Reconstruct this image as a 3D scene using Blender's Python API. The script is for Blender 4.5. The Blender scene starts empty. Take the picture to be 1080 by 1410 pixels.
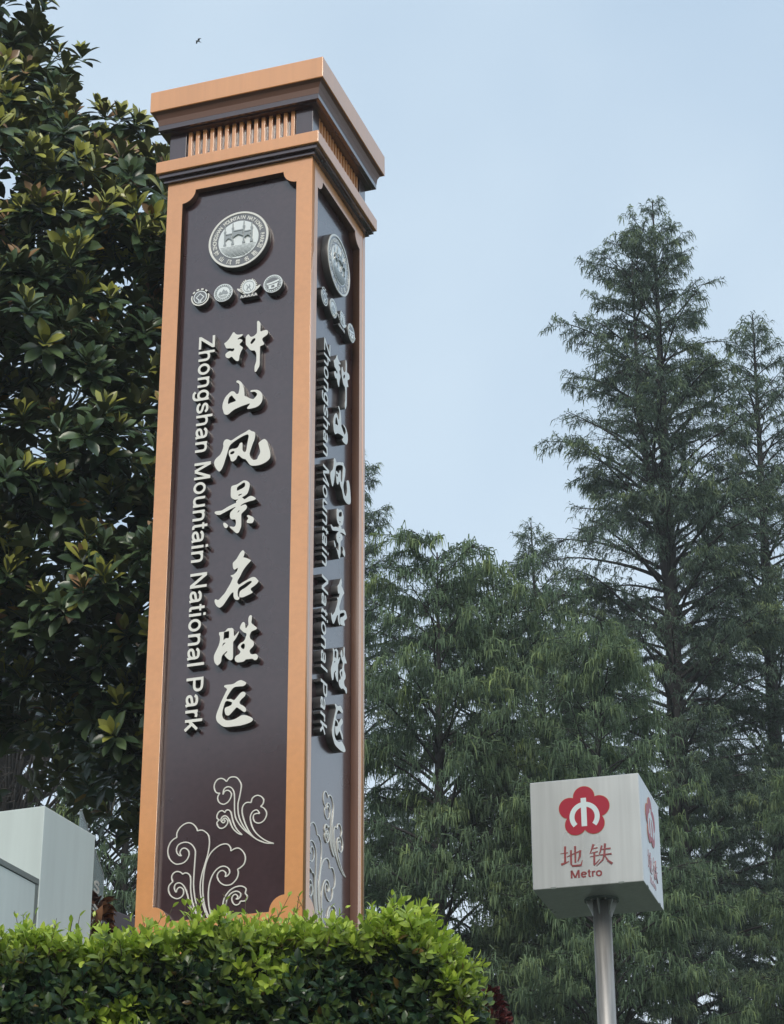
import bpy, bmesh, math, random
import numpy as np
from mathutils import Matrix, Vector

SC = bpy.context.scene
COL = SC.collection
R = math.radians

# ---------------------------------------------------------------- camera
cam_d = bpy.data.cameras.new('camera')
cam_d.sensor_fit = 'VERTICAL'; cam_d.sensor_height = 24.0
cam_d.lens = 3139.27 / 1410.0 * 24.0
cam_d.clip_start = 0.1; cam_d.clip_end = 3000
cam = bpy.data.objects.new('camera', cam_d); COL.objects.link(cam)
cam.matrix_world = (Matrix.Translation((0, 0, 1.6)) @ Matrix.Rotation(R(90) + 0.44177, 4, 'X')
                    @ Matrix.Rotation(-0.00409, 4, 'Z'))
SC.camera = cam

# ---------------------------------------------------------------- sky
SUN_EL, SUN_AZ = R(38), R(188)
world = bpy.data.worlds.new('World'); SC.world = world; world.use_nodes = True
nt = world.node_tree; bg = nt.nodes['Background']
sky = nt.nodes.new('ShaderNodeTexSky'); sky.sky_type = 'NISHITA'; sky.sun_disc = False
sky.sun_elevation = SUN_EL; sky.sun_rotation = SUN_AZ
sky.air_density = 1.0; sky.dust_density = 3.0; sky.ozone_density = 1.0
tc = nt.nodes.new('ShaderNodeTexCoord')
nz = nt.nodes.new('ShaderNodeTexNoise'); nz.inputs['Scale'].default_value = 4.6
nz.inputs['Detail'].default_value = 3.0; nz.inputs['Roughness'].default_value = 0.45
rmp = nt.nodes.new('ShaderNodeValToRGB')
rmp.color_ramp.elements[0].position = 0.34; rmp.color_ramp.elements[0].color = (4.28, 5.50, 6.80, 1)
rmp.color_ramp.elements[1].position = 0.68; rmp.color_ramp.elements[1].color = (5.55, 6.68, 7.65, 1)
mix = nt.nodes.new('ShaderNodeMix'); mix.data_type = 'RGBA'; mix.inputs['Factor'].default_value = 0.86
nt.links.new(tc.outputs['Generated'], nz.inputs['Vector'])
nt.links.new(nz.outputs['Fac'], rmp.inputs['Fac'])
# the cloud deck pales towards the horizon, all the way round
sep = nt.nodes.new('ShaderNodeSeparateXYZ'); mrz = nt.nodes.new('ShaderNodeMapRange'); mrz.interpolation_type = 'SMOOTHSTEP'
mrz.inputs['From Min'].default_value = 0.16; mrz.inputs['From Max'].default_value = 0.45
hz = nt.nodes.new('ShaderNodeMix'); hz.data_type = 'RGBA'; hz.inputs['A'].default_value = (6.5, 7.3, 8.0, 1)
nt.links.new(tc.outputs['Generated'], sep.inputs['Vector']); nt.links.new(sep.outputs['Z'], mrz.inputs['Value'])
nt.links.new(mrz.outputs['Result'], hz.inputs['Factor']); nt.links.new(rmp.outputs['Color'], hz.inputs['B'])
nt.links.new(sky.outputs['Color'], mix.inputs['A']); nt.links.new(hz.outputs['Result'], mix.inputs['B'])
nt.links.new(mix.outputs['Result'], bg.inputs['Color'])
bg.inputs['Strength'].default_value = 0.1

# ---------------------------------------------------------------- sun (veiled by overcast)
sun_d = bpy.data.lights.new('sun', 'SUN'); sun_d.energy = 1.5; sun_d.angle = R(25); sun_d.color = (1.0, 0.93, 0.82)
sun = bpy.data.objects.new('sun', sun_d); COL.objects.link(sun)
sdir = Vector((math.sin(SUN_AZ) * math.cos(SUN_EL), math.cos(SUN_AZ) * math.cos(SUN_EL), math.sin(SUN_EL)))
sun.rotation_euler = sdir.to_track_quat('Z', 'Y').to_euler(); sun.location = (0, 0, 40)

vs = SC.view_settings
vs.view_transform = 'Standard'; vs.look = 'None'; vs.gamma = 1.0; vs.exposure = 0.42; vs.use_curve_mapping = False

rnd = random.Random(7)
rng = np.random.default_rng(11)
EYE = 1.6            # eye height; pylon and sign heights below were surveyed from the eye
GROUND = 3.5         # terrace level

# ---------------------------------------------------------------- materials
def mat(name, col, rough=0.5, metal=0.0, spec=0.5, coat=0.0, noise=None, bump=0.0, bscale=60, streak=0.0):
    m = bpy.data.materials.new(name); m.use_nodes = True
    t = m.node_tree; p = t.nodes['Principled BSDF']
    p.inputs['Base Color'].default_value = (*col, 1); p.inputs['Roughness'].default_value = rough
    p.inputs['Metallic'].default_value = metal; p.inputs['Specular IOR Level'].default_value = spec
    p.inputs['Coat Weight'].default_value = coat; p.inputs['Coat Roughness'].default_value = 0.12; p.inputs['Coat IOR'].default_value = 1.80
    co = t.nodes.new('ShaderNodeTexCoord')
    if noise:
        sc_, amt, stretch = noise
        mp = t.nodes.new('ShaderNodeMapping'); mp.inputs['Scale'].default_value = stretch
        n = t.nodes.new('ShaderNodeTexNoise'); n.inputs['Scale'].default_value = sc_; n.inputs['Detail'].default_value = 3
        n.inputs['Roughness'].default_value = 0.6
        r = t.nodes.new('ShaderNodeValToRGB')
        r.color_ramp.elements[0].position = 0.3; r.color_ramp.elements[0].color = (*[c * (1 - amt) for c in col], 1)
        r.color_ramp.elements[1].position = 0.75; r.color_ramp.elements[1].color = (*[min(1, c * (1 + amt * 0.6)) for c in col], 1)
        t.links.new(co.outputs['Object'], mp.inputs['Vector']); t.links.new(mp.outputs['Vector'], n.inputs['Vector'])
        t.links.new(n.outputs['Fac'], r.inputs['Fac'])
        if streak:          # faint dust and rain runs down the paint
            m3 = t.nodes.new('ShaderNodeMapping'); m3.inputs['Scale'].default_value = (3.0, 3.0, 0.10)
            n3 = t.nodes.new('ShaderNodeTexNoise'); n3.inputs['Scale'].default_value = 9; n3.inputs['Detail'].default_value = 5
            r3 = t.nodes.new('ShaderNodeMapRange'); r3.inputs['From Min'].default_value = .35; r3.inputs['From Max'].default_value = .7
            r3.inputs['To Min'].default_value = 1 + streak * .5; r3.inputs['To Max'].default_value = 1 - streak
            x3 = t.nodes.new('ShaderNodeMix'); x3.data_type = 'RGBA'; x3.blend_type = 'MULTIPLY'; x3.inputs['Factor'].default_value = 1
            t.links.new(co.outputs['Object'], m3.inputs['Vector']); t.links.new(m3.outputs['Vector'], n3.inputs['Vector'])
            t.links.new(n3.outputs['Fac'], r3.inputs['Value']); t.links.new(r.outputs['Color'], x3.inputs['A']); t.links.new(r3.outputs['Result'], x3.inputs['B'])
            t.links.new(x3.outputs['Result'], p.inputs['Base Color'])
        else: t.links.new(r.outputs['Color'], p.inputs['Base Color'])
        mr = t.nodes.new('ShaderNodeMapRange'); mr.inputs['To Min'].default_value = rough * 0.8; mr.inputs['To Max'].default_value = min(1, rough * 1.25)
        t.links.new(n.outputs['Fac'], mr.inputs['Value']); t.links.new(mr.outputs['Result'], p.inputs['Roughness'])
    if bump:
        n2 = t.nodes.new('ShaderNodeTexNoise'); n2.inputs['Scale'].default_value = bscale; n2.inputs['Detail'].default_value = 3
        b = t.nodes.new('ShaderNodeBump'); b.inputs['Strength'].default_value = bump; b.inputs['Distance'].default_value = 0.01
        t.links.new(co.outputs['Object'], n2.inputs['Vector']); t.links.new(n2.outputs['Fac'], b.inputs['Height'])
        t.links.new(b.outputs['Normal'], p.inputs['Normal'])
    return m

def leaf_mat(name, transl=0.25, rough=0.45, spec=0.4, fixed=None):
    m = bpy.data.materials.new(name); m.use_nodes = True
    t = m.node_tree; p = t.nodes['Principled BSDF']; o = t.nodes['Material Output']
    p.inputs['Roughness'].default_value = rough; p.inputs['Specular IOR Level'].default_value = spec
    if fixed:
        p.inputs['Base Color'].default_value = (*fixed, 1)
        return m
    at = t.nodes.new('ShaderNodeAttribute'); at.attribute_name = 'Col'
    t.links.new(at.outputs['Color'], p.inputs['Base Color'])
    if transl > 0:
        tr = t.nodes.new('ShaderNodeBsdfTranslucent'); mx = t.nodes.new('ShaderNodeMixShader')
        mx.inputs['Fac'].default_value = transl
        t.links.new(at.outputs['Color'], tr.inputs['Color'])
        t.links.new(p.outputs['BSDF'], mx.inputs[1]); t.links.new(tr.outputs['BSDF'], mx.inputs[2])
        t.links.new(mx.outputs['Shader'], o.inputs['Surface'])
    return m

M = dict(
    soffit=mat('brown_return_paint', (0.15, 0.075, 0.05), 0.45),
    orange=mat('apricot_metal_paint', (0.78, 0.350, 0.130), 0.38, spec=0.4, coat=1.0, noise=(2.0, 0.07, (1.2, 1.2, 0.25)), bump=0.015, bscale=220, streak=0.045),
    dark=mat('aubergine_metal_paint', (0.054, 0.026, 0.029), 0.28, spec=0.35, coat=1.0, noise=(2.0, 0.16, (1, 1, 0.3)), bump=0.012, bscale=200, streak=0.14),
    white=mat('white_letter_enamel', (0.82, 0.80, 0.72), 0.35, coat=0.8),
    letter_side=mat('brushed_letter_return', (0.10, 0.095, 0.095), 0.4, metal=0.2),
    emb_grey=mat('emblem_grey', (0.13, 0.13, 0.135), 0.4, coat=0.9),
    emb_pale=mat('emblem_pale', (0.82, 0.86, 0.85), 0.4, coat=0.9),
    emb_mid=mat('emblem_mid_grey', (0.30, 0.33, 0.33), 0.4, coat=0.9),
    stone=mat('plinth_granite', (0.16, 0.15, 0.15), 0.6, noise=(30, 0.3, (1, 1, 1))),
    steel=mat('brushed_box_steel', (0.54, 0.565, 0.565), 0.28, metal=0.35, noise=(1.3, 0.10, (1.6, 1.6, 0.7)), streak=0.09),
    pole=mat('brushed_pole_steel', (0.40, 0.39, 0.38), 0.5, metal=0.6, noise=(18, 0.25, (2.5, 2.5, 0.12))),
    red=mat('sign_red_enamel', (0.36, 0.008, 0.032), 0.4, spec=0.35),
    gold=mat('sign_edge_tan', (0.50, 0.30, 0.14), 0.5),
    sign_white=mat('sign_white_enamel', (0.62, 0.72, 0.74), 0.4),
    redtext=mat('sign_red_lettering', (0.26, 0.028, 0.032), 0.4, coat=0.8, noise=(60, 0.35, (1, 1, 1))),
    kiosk=mat('off_white_panel_paint', (0.62, 0.69, 0.67), 0.34, noise=(3.5, 0.07, (1.5, 1.5, 0.3)), streak=0.03),
    coping=mat('grey_coping_metal', (0.17, 0.20, 0.19), 0.4, metal=0.4),
    wallp=mat('plum_wall_coating', (0.10, 0.08, 0.092), 0.55, noise=(20, 0.15, (1, 1, 1))),
    bark=mat('conifer_bark', (0.030, 0.027, 0.026), 0.9, noise=(8, 0.5, (4, 4, 0.6)), bump=0.6, bscale=14),
    magbark=mat('magnolia_bark', (0.075, 0.065, 0.058), 0.9, noise=(8, 0.4, (3, 3, 0.8)), bump=0.4, bscale=18),
    twig=mat('hedge_twig', (0.10, 0.075, 0.045), 0.8),
    hedge_core=mat('hedge_shade_twigs', (0.012, 0.016, 0.010), 0.95),  # near-black: the hedge's inner shade is put into the colour
    grass=mat('grass_bank', (0.060, 0.075, 0.045), 0.9, noise=(6, 0.4, (1, 1, 1)), bump=0.5, bscale=40),
    needle=leaf_mat('conifer_spray', 0.30, 0.6, 0.2),
    hleaf=leaf_mat('hedge_leaf', 0.32, 0.30, 0.55),
    mleaf=leaf_mat('magnolia_leaf_upper', 0.14, 0.26, 0.55),
    munder=leaf_mat('magnolia_leaf_underside', fixed=(0.115, 0.128, 0.060), rough=0.6, spec=0.15),
    dleaf=leaf_mat('dry_leaf', 0.15, 0.6, 0.3),
    bird=mat('bird_plumage', (0.16, 0.17, 0.17), 0.8),
)
gl = bpy.data.materials.new('canopy_glass'); gl.use_nodes = True
_p = gl.node_tree.nodes['Principled BSDF']; _p.inputs['Base Color'].default_value = (0.55, 0.66, 0.66, 1)
_p.inputs['Transmission Weight'].default_value = 0.75; _p.inputs['Roughness'].default_value = 0.12; _p.inputs['IOR'].default_value = 1.45
M['glass'] = gl

# ---------------------------------------------------------------- helpers
def link(o, parent=None):
    COL.objects.link(o)
    if parent is not None: o.parent = parent
    return o
def mobj(name, me, m=None, parent=None):
    if m is not None:
        for mm in (m if isinstance(m, (list, tuple)) else [m]): me.materials.append(mm)
    return link(bpy.data.objects.new(name, me), parent)
def tag(o, label=None, cat=None, group=None, kind=None):
    if label: o['label'] = label
    if cat: o['category'] = cat
    if group: o['group'] = group
    if kind: o['kind'] = kind
    return o
def thing(name, loc, label, cat, rz=0.0, group=None):
    o = bpy.data.objects.new(name, None); COL.objects.link(o); o.empty_display_size = 0.2
    o.location = loc; o.rotation_euler = (0, 0, rz)
    return tag(o, label, cat, group)
def pydata(name, v, f):
    me = bpy.data.meshes.new(name); me.from_pydata([tuple(map(float, p)) for p in v], [], f); me.validate(); me.update(); return me
def smooth(me):
    me.polygons.foreach_set('use_smooth', [True] * len(me.polygons)); return me
def box_me(x0, x1, y0, y1, z0, z1, bev=0.0, seg=2, name='box'):
    bm = bmesh.new()
    vv = [bm.verts.new(p) for p in ((x0, y0, z0), (x1, y0, z0), (x1, y1, z0), (x0, y1, z0), (x0, y0, z1), (x1, y0, z1), (x1, y1, z1), (x0, y1, z1))]
    for f in ((3, 2, 1, 0), (4, 5, 6, 7), (0, 1, 5, 4), (1, 2, 6, 5), (2, 3, 7, 6), (3, 0, 4, 7)): bm.faces.new([vv[i] for i in f])
    if bev: bmesh.ops.bevel(bm, geom=list(bm.edges), offset=bev, segments=seg, affect='EDGES', profile=0.5)
    me = bpy.data.meshes.new(name); bm.to_mesh(me); bm.free(); return me
def ring_stack(levels, name='stack'):
    """square rings (half size, z) joined into a closed lathe-like square solid"""
    v, f = [], []
    for h, z in levels: v += [(-h, -h, z), (h, -h, z), (h, h, z), (-h, h, z)]
    n = len(levels)
    for i in range(n - 1):
        for k in range(4):
            a, b = i * 4 + k, i * 4 + (k + 1) % 4
            f.append((a, b, b + 4, a + 4))
    f.append((3, 2, 1, 0)); f.append(tuple(range((n - 1) * 4, n * 4)))
    return pydata(name, v, f)
def catmull(pts, n=4, closed=True):
    P = np.array(pts, float); L = len(P); out = []
    idx = range(L) if closed else range(L - 1)
    for i in idx:
        if closed: p0, p1, p2, p3 = P[i - 1], P[i], P[(i + 1) % L], P[(i + 2) % L]
        else: p0, p1, p2, p3 = P[max(i - 1, 0)], P[i], P[i + 1], P[min(i + 2, L - 1)]
        for k in range(n):
            t = k / n
            out.append(0.5 * (2 * p1 + (p2 - p0) * t + (2 * p0 - 5 * p1 + 4 * p2 - p3) * t * t + (3 * p1 - p0 - 3 * p2 + p3) * t ** 3))
    if not closed: out.append(P[-1])
    return out
def filled(loops, depth, bev=0.0, mats=None, name='plate'):
    """2D loops (holes by even-odd) extruded to z in [0, depth]"""
    cu = bpy.data.curves.new('tmp', 'CURVE'); cu.dimensions = '2D'; cu.fill_mode = 'BOTH'
    cu.extrude = depth / 2 - bev; cu.bevel_depth = bev; cu.bevel_resolution = 1
    for lp in loops:
        s = cu.splines.new('POLY'); s.points.add(len(lp) - 1); s.use_cyclic_u = True
        for q, p in zip(s.points, lp): q.co = (p[0], p[1], 0, 1)
    o = bpy.data.objects.new('tmp', cu)
    me = bpy.data.meshes.new_from_object(o); bpy.data.objects.remove(o); bpy.data.curves.remove(cu)
    me.name = name; me.materials.clear()
    me.transform(Matrix.Translation((0, 0, depth / 2)))
    if mats:
        for mm in mats: me.materials.append(mm)
        if len(mats) > 1:
            for p in me.polygons: p.material_index = 0 if abs(p.normal.z) > 0.5 else 1
    return me
def ribbon(path, w, z0, z1, closed=False):
    """flat strip with thickness along a 2D path; w number or list"""
    P = np.array(path, float); n = len(P)
    ws = np.full(n, w) if np.isscalar(w) else np.array(w, float)
    if closed: T = np.roll(P, -1, 0) - np.roll(P, 1, 0)
    else:
        T = np.empty_like(P); T[1:-1] = P[2:] - P[:-2]; T[0] = P[1] - P[0]; T[-1] = P[-1] - P[-2]
    T /= np.linalg.norm(T, axis=1)[:, None] + 1e-12
    N = np.stack([-T[:, 1], T[:, 0]], 1) * ws[:, None] / 2
    if not closed:
        pass
    v = []
    for z in (z0, z1):
        for i in range(n): v.append((*(P[i] + N[i]), z)); v.append((*(P[i] - N[i]), z))
    f = []; o = 2 * n
    for i in range(n if closed else n - 1):
        j = (i + 1) % n
        a, b, c, e = 2 * i, 2 * i + 1, 2 * j + 1, 2 * j
        f += [(o + a, o + b, o + c, o + e), (a, o + a, o + e, e), (b, c, o + c, o + b)]
    if not closed:
        f += [(0, 1, o + 1, o), (2 * n - 2, o + 2 * n - 2, o + 2 * n - 1, 2 * n - 1)]
    return v, f
def strokes_me(strokes, z1, name='glyph', mats=None):
    V, F = [], []
    for k, s in enumerate(strokes):
        path, w = s[0], s[1]; closed = len(s) > 2 and s[2]
        v, f = ribbon(path, w, 0.0, z1 + 0.0004 * k, closed)
        b = len(V); V += v; F += [tuple(i + b for i in q) for q in f]
    me = pydata(name, V, F)
    if mats:
        for mm in mats: me.materials.append(mm)
        if len(mats) > 1:
            for p in me.polygons: p.material_index = 0 if p.normal.z > 0.7 else 1
    return me
def disc_pts(cx, cy, r, n=48, r2=None):
    return [(cx + r * math.cos(2 * math.pi * i / n), cy + (r2 or r) * math.sin(2 * math.pi * i / n)) for i in range(n)]
def tube(path, radii, sides=8, cap=True):
    P = np.array([tuple(p) for p in path], float); n = len(P); r = np.array(radii, float)
    T = np.empty_like(P); T[1:-1] = P[2:] - P[:-2]; T[0] = P[1] - P[0]; T[-1] = P[-1] - P[-2]
    T /= np.linalg.norm(T, axis=1)[:, None] + 1e-12
    X = np.cross(T, (0.13, 0.21, 0.97)); ln = np.linalg.norm(X, axis=1)[:, None]
    X = np.where(ln > 1e-4, X / (ln + 1e-12), (1.0, 0, 0)); Y = np.cross(T, X)
    a = 2 * np.pi * np.arange(sides) / sides
    V = P[:, None] + r[:, None, None] * (np.cos(a)[None, :, None] * X[:, None] + np.sin(a)[None, :, None] * Y[:, None])
    f = []
    for i in range(n - 1):
        for k in range(sides):
            b, c = i * sides + k, i * sides + (k + 1) % sides
            f.append((b, c, c + sides, b + sides))
    if cap:
        f.append(tuple(range(sides))[::-1]); f.append(tuple(range((n - 1) * sides, n * sides)))
    return V.reshape(-1, 3).tolist(), f
class Acc:
    def __init__(s): s.v, s.f = [], []
    def add(s, vf):
        b = len(s.v); s.v += list(vf[0]); s.f += [tuple(i + b for i in q) for q in vf[1]]
    def me(s, name, sm=True):
        m = pydata(name, s.v, s.f); return smooth(m) if sm else m
def fast_mesh(name, V, F4, cols=None, matidx=None):
    """V (n,3), F4 (m,4) quads, cols (n,3) per vertex"""
    me = bpy.data.meshes.new(name); n, m_ = len(V), len(F4)
    me.vertices.add(n); me.vertices.foreach_set('co', np.ascontiguousarray(V, np.float32).ravel())
    me.loops.add(m_ * 4); me.loops.foreach_set('vertex_index', np.ascontiguousarray(F4, np.int32).ravel())
    me.polygons.add(m_); me.polygons.foreach_set('loop_start', np.arange(0, m_ * 4, 4, dtype=np.int32))
    me.polygons.foreach_set('loop_total', np.full(m_, 4, np.int32))
    me.polygons.foreach_set('use_smooth', np.ones(m_, bool))
    if matidx is not None: me.polygons.foreach_set('material_index', np.ascontiguousarray(matidx, np.int32))
    if cols is not None:
        at = me.color_attributes.new('Col', 'FLOAT_COLOR', 'POINT')
        c = np.ones((n, 4), np.float32); c[:, :3] = cols; at.data.foreach_set('color', c.ravel())
    me.update(calc_edges=True); return me
# ---------------------------------------------------------------- terrain: low foreground, planted bank, terrace
def terrain_z(y):
    for (y0, z0), (y1, z1) in zip(TERR, TERR[1:]):
        if y0 <= y <= y1:
            t = (y - y0) / (y1 - y0); t = t * t * (3 - 2 * t)
            return z0 + (z1 - z0) * t
    return TERR[-1][1]
TERR = [(-400, 0.0), (3.0, 0.0), (8.4, 2.85), (10.0, 2.95), (11.2, GROUND), (1600, GROUND)]
ys = [-400, -100, -30, -8, 0, 3, 4, 5, 6, 7, 8, 8.4, 9.2, 10, 10.3, 10.6, 10.9, 11.2, 14, 20, 30, 50, 100, 300, 800, 1600]
xs = [-800, -200, -60, -25, -12, -6, -3, -1.5, 0, 1.5, 3, 6, 12, 25, 60, 200, 800]
gv = [(x, y, terrain_z(y)) for y in ys for x in xs]
gf = [(j * len(xs) + i, j * len(xs) + i + 1, (j + 1) * len(xs) + i + 1, (j + 1) * len(xs) + i) for j in range(len(ys) - 1) for i in range(len(xs) - 1)]
tag(mobj('ground', smooth(pydata('ground', gv, gf)), M['grass']), kind='structure')

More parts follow.
